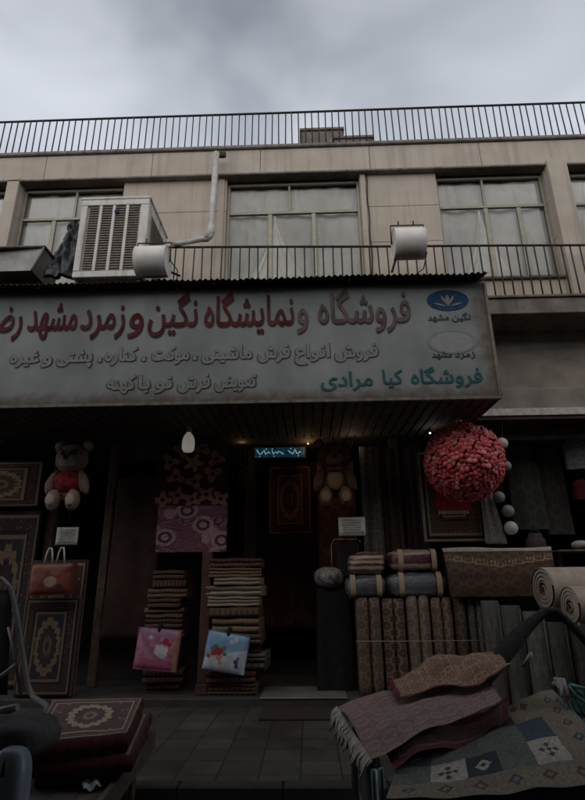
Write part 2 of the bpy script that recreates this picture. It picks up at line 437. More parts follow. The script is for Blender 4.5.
def word_shape(word, offset):
    """outline of a word -> (2D verts, triangles, boundary edges), filled by winding number"""
    cu = bpy.data.curves.new('word', 'FONT'); cu.body = shape_word(word); cu.size = 1; cu.fill_mode = 'NONE'; cu.resolution_u = 4
    ob = bpy.data.objects.new('word', cu); C.objects.link(ob)
    bpy.context.view_layer.update()
    dg = bpy.context.evaluated_depsgraph_get()
    me = bpy.data.meshes.new_from_object(ob.evaluated_get(dg))
    vs = [Vector((v.co.x, v.co.y)) for v in me.vertices]
    es = [tuple(e.vertices) for e in me.edges]
    bpy.data.objects.remove(ob); bpy.data.curves.remove(cu); bpy.data.meshes.remove(me)
    # orient every edge along its loop
    nxt = {}
    adj = {}
    for a, b in es: adj.setdefault(a, []).append(b); adj.setdefault(b, []).append(a)
    seen = set(); segs = []
    for s in sorted(adj):
        if s in seen: continue
        loop = [s]; seen.add(s); cur = s
        while True:
            n = [q for q in adj[cur] if q not in seen]
            if not n: break
            cur = (cur + 1) if (cur + 1) in n else n[0]
            seen.add(cur); loop.append(cur)
        for k in range(len(loop)): segs.append((loop[k], loop[(k+1) % len(loop)]))
    # embolden: push every contour point out along its mitred normal
    pre = {b: a for a, b in segs}; suc = dict(segs)
    area = sum(vs[a].x*vs[b].y - vs[b].x*vs[a].y for a, b in segs)
    sg = 1 if area > 0 else -1
    mv = []
    for i, v in enumerate(vs):
        if i not in pre: mv.append(v); continue
        d1 = (v - vs[pre[i]]); d2 = (vs[suc[i]] - v)
        if d1.length < 1e-9 or d2.length < 1e-9: d1 = d2 = (vs[suc[i]] - vs[pre[i]])
        d1 = d1.normalized(); d2 = d2.normalized()
        n = Vector((d1.y + d2.y, -(d1.x + d2.x))); L = n.length
        if L < 1e-6: mv.append(v); continue
        n = n/L; k = min(1.6, 1.0/max(.4, n.dot(Vector((d1.y, -d1.x)))))
        mv.append(v + n*offset*k*sg)
    vs = mv
    r = geometry.delaunay_2d_cdt(vs, segs, [], 0, 1e-6)
    ov, of = r[0], r[2]
    P = [(vs[a], vs[b]) for a, b in segs]
    tris = []
    for f in of:
        cx = sum(ov[i].x for i in f)/len(f); cy = sum(ov[i].y for i in f)/len(f)
        wn = 0
        for a, b in P:
            if (a.y <= cy) != (b.y <= cy):
                xx = a.x + (cy-a.y)/(b.y-a.y)*(b.x-a.x)
                if xx > cx: wn += 1 if b.y > a.y else -1
        if wn*sg > 0: tris.append(tuple(f))
    cnt = {}
    for f in tris:
        for k in range(len(f)):
            a, b = f[k], f[(k+1) % len(f)]
            cnt[(a, b)] = 1
    bd = [(a, b) for (a, b) in cnt if (b, a) not in cnt]
    return ov, tris, bd
# ================================================================ SETTING
XL, XR = -9.0, 9.5            # extent of the building
FW = 7.9                      # plane of the upper wall
STEP_Y = 7.28                 # front of the doorstep
KERB_Y = 4.67
PF = 7.80                     # front of the parapet band

def paving_mat():
    t = NT('pavement_tiles'); o = t.out('Object')
    x, y, z = t.sep(o)
    S = .335
    fx = t.m('FRACT', t.m('DIVIDE', t.m('ADD', x, 50.02), S)); fy = t.m('FRACT', t.m('DIVIDE', t.m('ADD', y, 50.0), S))
    ex = t.m('MINIMUM', fx, t.m('SUBTRACT', 1.0, fx)); ey = t.m('MINIMUM', fy, t.m('SUBTRACT', 1.0, fy))
    e = t.m('MINIMUM', ex, ey)
    ix = t.m('FLOOR', t.m('DIVIDE', t.m('ADD', x, 50.02), S)); iy = t.m('FLOOR', t.m('DIVIDE', t.m('ADD', y, 50.0), S))
    wn = t.n.new('ShaderNodeTexWhiteNoise'); wn.noise_dimensions = '2D'; t.l.new(t.comb(ix, iy), wn.inputs['Vector'])
    n = t.noise(o, 3, 7, .65)
    c = t.ramp(n, [(.25, (.042, .039, .032)), (.75, (.088, .081, .068))])
    c = t.mix(t.m('MULTIPLY', wn.outputs[0], .7), c, (.034, .03, .026))
    st = t.noise(o, 1.1, 4)
    c = t.mix(t.ramp(st, [(.5, 0.0), (.7, .6)]), c, (.026, .024, .021))
    g = t.m('LESS_THAN', e, .022)
    c = t.mix(g, c, (.024, .022, .019))
    t.bump(t.m('ADD', t.m('MULTIPLY', t.m('MINIMUM', e, .04), 20.0), n), .5, .01)
    return t.done(c, t.ramp(st, [(.35, .75), (.65, .45)]), 0, .4)
M['paving'] = paving_mat()
M['asphalt'] = mat('street_asphalt', (.045, .045, .046), .8, .4, 9, bump=.5, bscale=90)
M['kerb'] = mat('kerb_stone', (.035, .033, .03), .85, .4, 6, bump=.2)
M['lintel'] = mat('lintel_render', (.20, .175, .145), .9, .3, 3)
M['step'] = mat('doorstep_concrete', (.055, .05, .045), .8, .4, 5)
M['marble'] = mat('doorstep_marble', (.20, .185, .165), .5, .35, 4)

b = MB(); b.box((-400, -400, -.30), (400, 400, -.12))
tag(b.build('road', M['asphalt']), kind='structure')
b = MB(); b.box((XL-30, KERB_Y+.14, -.11), (XR+30, STEP_Y, 0.0))
tag(b.build('pavement', M['paving']), kind='structure')
b = MB()
x = -14.0
while x < 14:
    b.box((x, KERB_Y, -.115), (x+.80, KERB_Y+.137, .006), bev=.012); x += .81
tag(b.build('kerb', M['kerb']), kind='structure')
b = MB(); b.box((XL-30, -1.2, -.11), (XR+30, -5.6, 0.0))
tag(b.build('far_pavement', M['paving']), kind='structure')
b = MB(); b.box((-6.2, STEP_Y, -.1), (6.6, 9.0, .095), bev=.012)
tag(b.build('doorstep', M['step']), kind='structure')
ta = at(262, 690, 7.6).x; tb_ = at(346, 690, 7.6).x
b = MB(); b.box((ta, STEP_Y-.012, .085), (tb_, 8.0, .10), bev=.008)
tag(b.build('threshold', M['marble']), kind='structure')

# ================================================================ BUILDING
zr0 = at(292, 145, PF).z; zr1 = at(292, 171.5, PF).z
zs1 = at(540, 294, STEP_Y).z; zs0 = at(540, 312, STEP_Y).z
z_sill = at(500, 277, FW).z
z_head = at(300, 181, FW+.05).z
z_tran = at(300, 212, FW+.1).z
bld = empty('shop_building', (0, FW, 0), 'two storey beige stone shop building with curtained upper windows and a dark open shop below', 'building')
OFF = V((0, -FW, 0))
class BM(MB):
    """geometry given in place, stored relative to the building's base"""
    def build(s, name, mats, parent=bld, rel=V((0, FW, 0))):
        s.v = [V(q) - rel for q in s.v]
        return MB.build(s, name, mats, parent)

# window openings (x at mid height of the opening)
def X(px, py, Y): return at(px, py, Y).x
ym = 214
win = {
 'a': (X(-70, ym, FW), X(4, ym, FW)),
 'b': (X(17.5, ym, FW), X(121, ym, FW)),
 'c': (X(226, ym, FW), X(361.5, ym, FW)),
 'd': (X(440, ym, FW), X(552, ym, FW)),
 'e': (X(575, ym, FW), X(690, ym, FW)),
}
# --- piers of cladding between the windows
piers = [(XL, win['a'][0]), (win['a'][1], win['b'][0]), (win['b'][1], win['c'][0]), (win['c'][1], win['d'][0]), (win['d'][1], win['e'][0]), (win['e'][1], XR)]
b = BM()
jz = [z_sill, z_tran+.02, zr1+.05]
z_mid = at(170, 236, FW).z
cuts = [zs1-.02, z_sill, (z_sill+z_tran)/2, z_tran-.01, zr1+.06]
for i, (x0, x1) in enumerate(piers):
    for k in range(len(cuts)-1):
        n = 1 if (x1-x0) < 2.0 else int((x1-x0)/1.3)
        if i == 2: n = 1
        for q in range(n):
            xa = x0 + (x1-x0)*q/n; xb = x0 + (x1-x0)*(q+1)/n
            b.box((xa+(.003 if q else 0), FW, cuts[k]+.0035), (xb-(.003 if q < n-1 else 0), FW+.12, cuts[k+1]-.0035), bev=.004)
for (x0, x1) in win.values():                     # spandrels under the windows
    b.box((x0+.004, FW+.01, zs1-.02), (x1-.004, FW+.12, z_sill-.06), bev=.004)
b.build('wall_cladding', M['stone'])
b = BM(); b.box((XL, FW+.121, 3.74), (win['a'][0], FW+.3, zr0-.1))
for i in range(1, 6): b.box((piers[i][0], FW+.121, 3.74), (piers[i][1], FW+.3, zr0-.1))
for (x0, x1) in win.values():
    b.box((x0+.002, FW+.123, 3.74), (x1-.002, FW+.3, z_sill-.03)); b.box((x0+.002, FW+.123, z_head), (x1-.002, FW+.155, zr0-.1))
b.build('wall', M['joint'])
# thin pilaster beside the middle window, with a cable running down its edge
b = BM(); xa = win['c'][1]
b.box((xa+.01, FW-.035, z_sill-.3), (xa+.10, FW-.002, zr1+.05), bev=.006)
b.build('pilaster', M['stone']); b = BM(); b.box((win['c'][0]-.16, FW-.03, z_sill-.3), (win['c'][0]-.04, FW-.002, zr1+.05), bev=.006)
xp = (win['d'][1]+win['e'][0])/2
b.build('pilaster', M['stone']); b = BM(); b.box((win['d'][1]+.01, FW-.16, zs1), (win['e'][0]-.04, FW-.002, zr1+.05), bev=.008)
b.build('pilaster', M['stone']); b = BM(); b.box((win['a'][1]+.02, FW-.12, zs1), (win['b'][0]-.01, FW-.002, zr1+.05), bev=.008)
b.build('pilaster', M['stone'])
b = BM()
b.tube([(xa+.13+.01*math.sin(k*1.7), FW-.02, zr1+.02-(zr1-z_sill+.3)*k/12) for k in range(13)], .011, 6)
b.tube([at(430, 339, FW-.3), at(442, 336.5, FW-.25), at(460, 338, FW-.25), at(490, 337, FW-.25), at(515, 338.5, FW-.2), at(540, 336, FW-.2), at(562, 334, FW-.2), at(600, 333, FW-.2)], .008, 5)
b.build('cable', M['black'])

# --- windows: frame, panes, curtain
def window(key, upper, lower, thick_low=None):
    x0, x1 = win[key]; w = x1-x0
    Y0 = FW+.10; fw = .05
    f = BM()
    def bar(a, c): f.box(a, c, bev=.006)
    bar((x0, Y0, z_sill), (x0+fw, Y0+.05, z_head)); bar((x1-fw, Y0, z_sill), (x1, Y0+.05, z_head))
    bar((x0+fw+.001, Y0, z_head-fw), (x1-fw-.001, Y0+.05, z_head)); bar((x0+fw+.001, Y0, z_sill), (x1-fw-.001, Y0+.05, z_sill+fw))
    bar((x0+fw+.001, Y0-.004, z_tran-.03), (x1-fw-.001, Y0+.05, z_tran+.03))
    for u in upper: bar((x0+w*u-.022, Y0+.002, z_tran+.031), (x0+w*u+.022, Y0+.05, z_head-fw-.001))
    for u in lower: bar((x0+w*u-.04, Y0+.002, z_sill+fw+.001), (x0+w*u+.04, Y0+.05, z_tran-.031))
    fr = f.build('window', M['frame'])
    g = BM(); g.box((x0+.02, Y0+.022, z_sill+.02), (x1-.02, Y0+.028, z_head-.02))
    g.build('pane', M['glass'], fr)
    rnd = random.Random(sum(map(ord, key)))
    ph = rnd.random()*9
    def cur(u, v):
        xx = x0-.05+(w+.1)*u
        yy = Y0+.10+.016*math.sin(u*w*16+ph+1.5*math.sin(v*3+ph))*(.4+.6*(1-v))+.03*noise.noise(V((u*3*w, v*2.4, ph)))
        return (xx, yy, z_sill-.05+(z_head-z_sill+.45)*v)
    cu = BM(); cu.sheet(cur, int(60*max(1, w/2)), 18)
    cu.build('curtain', M['curtain'], fr)
    if key in 'cd':     # a loose swag of plastic hung inside
        xs = x0 + w*(.36 if key == 'c' else .38)
        sw = BM()
        sw.sheet(lambda u, v: (xs + (u-.18)*w*.30*(1-v)**1.2 - .05*(1-v)+.02*math.sin(u*20+v*5), Y0+.056+.014*math.sin(u*17+v*6), z_sill+(z_tran-z_sill-.03)*v), 24, 12)
        sw.build('drape', M['drape'], fr)
        sw = BM()
        sw.sheet(lambda u, v: (xs - (u-.1)*w*.22*(1-v)**1.4 + .02*math.sin(u*23+v*4), Y0+.058+.013*math.sin(u*21+v*5), z_sill+(z_tran-z_sill-.03)*v), 24, 12)
        sw.build('drape', M['drape'], fr)
    s = BM(); s.box((x0-.03, FW-.05, z_sill-.055), (x1+.03, FW+.105, z_sill-.004), bev=.01)
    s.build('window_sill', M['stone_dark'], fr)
window('a', [], [.5]); window('b', [.52], [.335]); window('c', [.47], [.325, .65]); window('d', [.44], [.44, .74]); window('e', [.5], [.4])

# --- parapet band, coping, roof
b = BM()
n = 9
for k in range(n):
    xa = XL+(XR-XL)*k/n; xb = XL+(XR-XL)*(k+1)/n
    b.box((xa+.004, PF, zr1), (xb-.004, 8.1, zr0-.085), bev=.006)
b.build('parapet', M['stone'])
b = BM(); b.box((XL, PF-.05, zr0-.08), (XR, 8.15, zr0), bev=.015); b.box((XL, PF-.02, zr1-.05), (XR, 8.0, zr1-.003), bev=.01)
b.build('coping', M['coping'])
b = BM(); b.box((XL, 8.15, zr0-.35), (XR, 15, zr0-.12)); b.build('roof', M['stone_dark'])
b = BM(); b.box((XL-.2, FW, -.1), (XL, 15, zr0-.1)); b.box((XR, FW, -.1), (XR+.2, 15, zr0-.1)); b.box((XL, 15, -.1), (XR, 15.2, zr0-.1)); b.box((XL, 9.4, 3.75), (XR, 9.5, zr0-.36))
b.build('party_wall', M['inside'])

# --- balcony slab and soffit, wall below it, shutter box
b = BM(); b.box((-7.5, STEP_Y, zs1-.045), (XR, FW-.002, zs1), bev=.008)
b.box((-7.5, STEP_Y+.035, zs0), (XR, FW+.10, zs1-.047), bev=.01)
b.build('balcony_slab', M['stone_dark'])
zf1 = at(540, 388, 7.55).z; zf0 = at(540, 410, 7.55).z
b = BM(); b.box((2.2, FW+.10, zf0), (XR, FW+.28, zs0+.05)); b.build('lower_wall', M['soffit'])
b = BM(); b.box((2.25, 7.55, zf0), (XR, FW+.098, zf1), bev=.01); b.build('lintel', M['lintel'])
zt = at(540, 416, 7.45).z
b = BM(); b.box((1.95, 7.40, zt), (XR, 7.62, zf0-.012), bev=.006); b.box((1.95, 7.43, zt-.05), (XR, 7.6, zt-.004), m=1)
b.build('shutter_rail', [M['trim_alu'], M['rust']])
b = BM()
zb = at(540, 440, 8.2).z
for k in range(4): b.box((2.0, 8.15, zb+.10*k), (XR, 8.4, zb+.10*k+.09), bev=.015)
b.build('shutter_box', M['greymetal'])
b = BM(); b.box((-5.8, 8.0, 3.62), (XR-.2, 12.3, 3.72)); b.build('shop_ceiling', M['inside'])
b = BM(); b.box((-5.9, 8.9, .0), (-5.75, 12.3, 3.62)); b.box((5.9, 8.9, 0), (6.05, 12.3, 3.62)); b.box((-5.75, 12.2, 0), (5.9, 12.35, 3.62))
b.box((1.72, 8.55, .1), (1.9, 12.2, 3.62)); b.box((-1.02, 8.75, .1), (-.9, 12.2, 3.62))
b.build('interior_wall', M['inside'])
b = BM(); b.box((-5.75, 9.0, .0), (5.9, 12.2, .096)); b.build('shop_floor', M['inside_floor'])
# shop posts
for px in (46, 104, 402):
    b = BM(); b.box((X(px, 560, 8.0)-.06, 7.98, .096), (X(px, 560, 8.0)+.06, 8.12, 3.58), bev=.01)
    b.build('shop_post', M['wood'])

# ================================================================ RAILINGS
def railing(name, label, cat, A, B, h, n, r_bar, parent_mat, low=.05, rail=.028):
    """A, B: foot of the railing; every upright is a part of its own"""
    A, B = V(A), V(B); root = empty(name, tuple(A), label, cat)
    d = B-A; L = d.length; u = d.normalized()
    t = MB(); t.tube([(0, 0, h), tuple(d*.25+V((0, 0, h+.004))), tuple(d*.5+V((0, 0, h-.004))), tuple(d*.75+V((0, 0, h+.003))), tuple(d+V((0, 0, h)))], rail, 8); t.build('top_rail', parent_mat, root)
    t = MB(); t.tube([(0, 0, low), tuple(d+V((0, 0, low)))], rail*.8, 6); t.build('bottom_rail', parent_mat, root)
    first = None
    for k in range(n+1):
        if first is None:
            t = MB(); t.tube([(0, 0, 0 if low > .02 else low), (0, 0, h-.01)], r_bar, 6); first = t.build('baluster', parent_mat, root); o = first
        else:
            o = first.copy(); C.objects.link(o); o.parent = root
        o.location = d*(k/n)
        o.rotation_euler = (R(random.uniform(-.5, .5)), R(random.uniform(-.7, .7)), 0)
    return root
z_rt = at(292, 112.3, 7.9).z
railing('roof_railing', 'long dark iron railing along the roof edge against the sky', 'railing', (X(-28, 130, 7.9), 7.9, zr0-.004), (X(612, 120, 7.9), 7.9, zr0-.004), z_rt-zr0, 96, .0125, M['iron'], .055, .021)
z_br = at(230, 243, 7.2).z
pa = at(110, 246, 7.2); pb = atz(625, 245, z_br)
railing('balcony_railing', 'dark iron balcony railing in front of the upper windows above the sign', 'railing', (pa.x, 7.24, zs1), (pb.x, min(pb.y, 7.62), zs1), z_br-zs1, 56, .0125, M['iron'], .0, .02)

# roof blocks
b = MB(); 
def roofblock(name, label, px0, px1, py0, py1, Y, dep):
    p0 = at(px0, py1, Y); p1 = at(px1, py0, Y)
    z0 = zr0-.12
    root = empty(name, ((p0.x+p1.x)/2, Y, z0), label, 'masonry block')
    w = (p1.x-p0.x); h = p1.z-z0
    q = MB(); q.box((-w/2+.03, 0, 0), (w/2-.03, dep, h-.07), bev=.01); q.build('block_body', M['coping'], root)
    q = MB(); q.box((-w/2, -.03, h-.067), (w/2, dep+.03, h), bev=.012); q.build('block_cap', M['coping'], root)
roofblock('chimney_block', 'taller square stone block on the roof behind the railing', 300, 344, 127.5, 150, 8.25, .5)
roofblock('chimney_block', 'lower flat stone block on the roof beside the taller block', 333, 373, 135.5, 150, 8.12, .11)

# drain pipe
b = MB()
Yp = 7.52
p = [at(216.5, 153, Yp), at(211, 232, Yp), at(210.3, 236, Yp), at(207, 239, Yp), at(200, 239.5, Yp), at(184, 243, 7.3), at(173, 244.5, 7.2)]
root = empty('drain_pipe', tuple(p[0]), 'white plastic drain pipe running down the facade to the cooler', 'pipe')
rel = p[0]
b.tube([q-rel for q in p], [.055, .055, .055, .055, .05, .04, .04], 12); b.build('pipe', M['pvc'], root)
b = MB(); b.tube([p[1]-rel+V((0, 0, .12)), p[1]-rel-V((0, 0, .0)), p[3]-rel-V((.02, 0, 0))], [.066, .07, .066], 12); b.build('elbow', M['pvc'], root)
b = MB(); b.box((-.06, .05, -.02), (.16, .13, .1), bev=.02); b.build('outlet', M['rust'], root)

# ================================================================ OPPOSITE SIDE OF THE STREET (behind the camera, added to shade the street)
opp = empty('added_opposite_building', (0, -5.8, 0), 'unseen pale brick building added across the street to shade the foreground', 'building')  # unseen building added; its height and pale wall shape the light
def oppbox(nm, boxes, m):
    q = MB()
    for a, c in boxes: q.box(a, c)
    q.build(nm, m, opp)
OPP_H = 8.6
M['brick'] = mat('pale_brick', (.42, .34, .27), .9, .4, 5, bump=.3)
oppbox('wall', [((-28, -8, 0), (28, 0, OPP_H))], M['brick'])
oppbox('roof_coping', [((-28.2, -.3, OPP_H+.003), (28.2, .2, OPP_H+.25))], M['coping'])
for k in range(-5, 6):
    for zz in (6.2,):
        oppbox('window', [((k*4.4-.8, .003, zz), (k*4.4+.8, .06, zz+1.7))], M['black'])
    oppbox('shutter', [((k*4.4-1.7, .003, .1), (k*4.4+1.7, .05, 3.1))], M['greymetal'])

tp = empty('added_blocker', (0, -1.3, 5.45), 'dark tarpaulin added unseen over the street to shade the foreground', 'blocker')  # unseen sheet added overhead to keep skylight off the foreground
q = MB(); q.sheet(lambda u, v: (-13+26*u, -4.3+7.9*v, .12*math.sin(u*21)+.25*(2*v-1)**2), 40, 10, th=.01)
q.build('blocker_cloth', M['blackcloth'], tp)
q = MB()
for xx in (-9, -3, 3, 9): q.tube([(xx, -4.45, .3), (xx, 3.5, .3)], .04, 6)
q.build('blocker_beam', M['iron'], tp)

# ================================================================ SIGN
SY = 6.2
sb0 = at(300, 401.5, SY).z; st1 = at(300, 288, SY).z
sx1 = X(494, 345, SY); sx0 = X(-60, 345, SY)
sign = empty('shop_sign', (sx1, SY, sb0), 'long weathered grey fascia sign board with red and grey Persian lettering over the shop', 'sign')
SR = V((sx1, SY, sb0))
class SB(MB):
    def build(s, name, mats, parent=sign):
        s.v = [V(q)-SR for q in s.v]; return MB.build(s, name, mats, parent)
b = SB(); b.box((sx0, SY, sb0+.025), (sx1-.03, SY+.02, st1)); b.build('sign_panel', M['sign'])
b = SB()
b.box((sx0, SY-.018, sb0-.02), (sx1, SY+.03, sb0+.024), bev=.006); b.box((sx1-.029, SY-.015, sb0+.025), (sx1+.012, SY+.3, st1+.01), bev=.006)
b.box((sx0, SY+.005, st1+.001), (sx1, SY+.03, st1+.04))
b.build('frame', M['signframe'])
# boxed underside with ribs from front to back
b = SB()
prof = []
xx = sx0
zz = sb0-.012
seg = [(0, 0), (.09, 0), (.10, .022), (.125, .022), (.135, 0)]
pts = []
while xx < sx1-.02:
    for a, h in seg: pts.append((min(xx+a, sx1-.01), zz+h))
    xx += .135
o = len(b.v); n = len(pts)
for yv, dz in ((SY+.03, 0), (8.02, .02)):
    for q in pts: b.v.append(V((q[0], yv, q[1]+dz)))
for k in range(n-1): b.face([o+k, o+n+k, o+n+k+1, o+k+1])
b.box((sx0, SY+.03, sb0+.06), (sx1-.01, 8.0, sb0+.10))
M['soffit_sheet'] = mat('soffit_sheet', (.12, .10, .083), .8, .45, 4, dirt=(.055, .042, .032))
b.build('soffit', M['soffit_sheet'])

def lay_word(word, px0, px1, pybase, zscale, offset, material, depth, yoff=0.0, name='lettering', parent=sign):
    vs, tris, bd = word_shape(word, offset)
    mn = min(v.x for v in vs); mxx = max(v.x for v in vs)
    A = at(px0, pybase, SY); Bp = at(px1, pybase, SY)
    kx = (Bp.x-A.x)/(mxx-mn)
    bz = (A.z+Bp.z)/2
    q = SB(); f = SY-.004-yoff
    for v in vs: q.v.append(V((A.x+(v.x-mn)*kx, f-depth, bz+v.y*zscale)))
    n = len(vs)
    for v in vs: q.v.append(V((A.x+(v.x-mn)*kx, f, bz+v.y*zscale)))
    for t in tris: q.face(t)
    for a, c in bd: q.face((a, a+n, c+n, c), m=1)
    return q.build(name, [material, M['shadowletter']], parent)
def line(words, size, off, mats_, depth, outline=0.0, base_tilt=0.0):
    for w, x0, x1, y in words:
        if outline:
            lay_word(w, x0-1, x1+1, y, size, off+outline, M['shadowletter'], depth*.5)
            lay_word(w, x0, x1, y, size, off, mats_, depth, .002)
        else:
            lay_word(w, x0, x1, y, size, off, mats_ if not isinstance(mats_, dict) else mats_.get(w, M['redletter']), depth)
faded = {'فروشگاه': M['pinkletter']}
L1 = [('فروشگاه', 318, 411, 322.5), ('و', 297, 308, 323.5), ('نمایشگاه', 204, 294, 325.5), ('نگین', 148, 197, 326.5), ('و', 128, 143, 328), ('زمرد', 80, 124, 329), ('مشهد', 27, 76, 330), ('رضا', -14, 21, 331)]
for w, x0, x1, y in L1:
    m_ = M['pinkletter'] if x0 > 290 else M['redletter']
    lay_word(w, x0+.6, x1+.6, y+1.0, .62, .019, M['shadowletter'], .003)
    lay_word(w, x0, x1, y, .62, .011, m_, .006, .004)
L2 = [('فروش', 335, 378, 357), ('انواع', 295, 330, 357.5), ('فرش', 258, 290, 358), ('ماشینی', 202, 252, 359), ('،', 193, 197, 360), ('موکت', 152, 189, 360), ('،', 142, 146, 361), ('کناره', 105, 137, 361), ('،', 98, 102, 362), ('پشتی', 57, 92, 362), ('و', 42, 52, 363), ('غیره', 10, 39, 363)]
line(L2, .255, .030, M['greyletter'], .007, .018)
L3 = [('تعویض', 215, 256, 387), ('فرش', 178, 210, 388), ('نو', 155, 172, 388.5), ('با', 138, 150, 389), ('کهنه', 107, 135, 389.5)]
line(L3, .255, .030, M['greyletter'], .007, .018)
line([('فروشگاه', 411, 483, 383), ('کیا', 383, 403, 384), ('مرادی', 321, 373, 386)], .27, .016, M['tealletter'], .006)
line([('نگین', 452, 471, 320), ('مشهد', 428, 449, 320.4), ('زمرد', 455, 475, 357), ('مشهد', 432, 452, 357.4)], .125, .022, M['shadowletter'], .004)
# two emblems
def oval(px, py, w, h, m_rim, m_fill, motif):
    c = at(px, py, SY); sx = w*.5*(at(px+1, py, SY).x-c.x); sz = h*.5*(c.z-at(px, py+1, SY).z)
    q = SB(); N = 40
    o = len(q.v)
    for rr, yo in ((1.0, .006), (.86, .007), (.86, .005)):
        for k in range(N): a = 2*PI*k/N; q.v.append(V((c.x+sx*rr*math.cos(a), SY-yo, c.z+sz*rr*math.sin(a))))
    for k in range(N): k2 = (k+1) % N; q.face((o+k, o+k2, o+N+k2, o+N+k))
    q.face([o+2*N+k for k in range(N)], m=1)
    if motif:
        for a in range(7):                           # a cut gem with a spray of facets
            an = PI*(.08+.84*a/6)
            p0 = V((c.x, SY-.010, c.z-sz*.55)); d = V((math.cos(an)*sx*.74, 0, math.sin(an)*sz*1.15)); e = V((math.sin(an)*sx*.10, 0, math.cos(an)*sz*.1))
            o = len(q.v); q.v += [p0, p0+d*.6+e, p0+d, p0+d*.6-e]; q.face((o, o+1, o+2, o+3), m=2)
    return q.build('emblem', [m_rim, m_fill, M['greyletter']])
oval(447.5, 300.5, 42, 21, M['emblem'], M['emblem'], True)
oval(452, 342, 50, 24, mat('oval_rim', (.15, .16, .155), .6, .2), M['emblem_pale'], False)

# ================================================================ CORRUGATED AWNING over the sign
ay0, ay1 = 5.98, 7.2
az0 = at(300, 277, ay0).z; az1 = az0+.38
ax0 = X(-70, 277, ay0); ax1 = X(488, 270, ay0)
aw = empty('corrugated_awning', ((ax0+ax1)/2, ay0, az0), 'rusty corrugated sheet awning projecting above the sign board', 'awning')
AR = V(aw.location)
b = MB()
nw = int((ax1-ax0)/.0115)
def awf(u, v):
    xx = ax0+(ax1-ax0)*u; s_ = .013*math.sin(xx*2*PI/.078)
    sag = .02*noise.noise(V((xx*.8, 0, 0)))+.012*noise.noise(V((xx*5, 3, 0)))*(1-v)
    return V((xx, ay0+(ay1-ay0)*v+.02*noise.noise(V((xx*2.3, 7, 0)))*(1-v), az0+(az1-az0)*v+s_+sag))-AR
b.sheet(awf, nw, 4, th=.004)
b.build('corrugated_sheet', M['rust'], aw)
b = MB()
for yy in (ay0+.3, ay0+.8):
    zz = az0+(az1-az0)*(yy-ay0)/(ay1-ay0)-.065
    b.box(V((ax0, yy, zz))-AR, V((ax1-.06, yy+.05, zz+.05))-AR)
b.build('purlin', M['rust'], aw)
for xx in (ax0+1.5, 0-1.2, .6, ax1-.12):
    b = MB(); b.tube([V((xx, ay0+.05, az0-.03))-AR, V((xx, SY+.1, az0+.03))-AR, V((xx, ay1, az1-.04))-AR], .014, 6)
    b.build('bracket', M['iron'], aw)
# ================================================================ THINGS ON THE FACADE
# evaporative cooler standing over the awning
AY = 6.15
c0 = at(73, 278, AY); c1 = at(148, 196, AY)
cw = c1.x-at(77, 236, AY).x + .02; ch = c1.z-c0.z; cd = .95
ax_l = at(78, 236, AY).x
cooler = empty('air_cooler', (ax_l+cw/2, AY, c0.z), 'white evaporative air cooler cabinet with brown louvred panels standing above the sign', 'air cooler')
b = MB(); w2 = cw/2
b.box((-w2, .02, 0), (w2, cd, ch-.05), bev=.02)
b.box((-w2-.015, -.015, ch-.049), (w2+.015, cd+.015, ch), bev=.012)
b.box((-w2, -.012, 0), (w2, .019, .10), bev=.008); b.box((-w2, -.012, ch-.15), (w2, .019, ch-.052), bev=.008)
b.box((-w2, -.012, .101), (-w2+.09, .019, ch-.151), bev=.008); b.box((w2-.12, -.012, .101), (w2, .019, ch-.151), bev=.008)
iw = cw-.21; x0 = -w2+.09
for k in range(1, 4): b.box((x0+iw*k/4-.022, -.010, .101), (x0+iw*k/4+.022, .019, ch-.151), bev=.006)
for sx in (-1, 1): b.tube([(sx*(w2-.03), .2, ch-.14), (sx*(w2-.03), .2, ch-.135)], .01, 4)
for k in range(5):
    b.box((w2+.0005, .12, .2+k*.0), (w2+.006, cd-.1, .205))
b.build('cabinet', M['white'], cooler)
for k in range(4):
    q = MB(); xa = x0+iw*k/4+.024; xb = x0+iw*(k+1)/4-.024
    z = .105; dz = (ch-.26)/26
    q.box((xa, .012, .102), (xb, .0195, ch-.152))
    for j in range(26):
        zz = .106+j*dz
        q.sheet(lambda u, v: (xa+(xb-xa)*u, .010-.018*(1-v)+.006, zz+dz*.8*v), 1, 1, th=.003, smooth=False)
    q.build('louvre_panel', M['slat'], cooler)
q = MB()
for j in range(18):
    zz = .2+j*(ch-.42)/18
    q.sheet(lambda u, v: (w2+.003+.014*(1-v), .14+(cd-.28)*u, zz+.035*v), 1, 1, th=.003, smooth=False)
q.build('side_louvre', M['white'], cooler)
q = MB(); q.blob((.03, -.014, ch-.26), (.035, .006, .035), 12, 6); q.build('badge', M['emblem'], cooler)
q = MB()
for sx in (-1, 1):
    q.box((sx*(w2-.06)-.02, .0, -.10), (sx*(w2-.06)+.02, cd, -.06), bev=.004)
    for yy in (.05, cd-.08): q.box((sx*(w2-.06)-.018, yy, -.059), (sx*(w2-.06)+.018, yy+.04, -.002))
q.build('stand', M['iron'], cooler)
q = MB()
q.tube([(-w2-.02, .4, ch*.62), (-w2-.13, .38, ch*.58), (-w2-.17, .36, ch*.45), (-w2-.10, .36, ch*.36), (-w2-.04, .36, ch*.30), (-w2-.2, .33, ch*.22), (-w2-.36, .3, ch*.2)], .010, 6)
q.build('cable', M['lampwhite'], cooler)

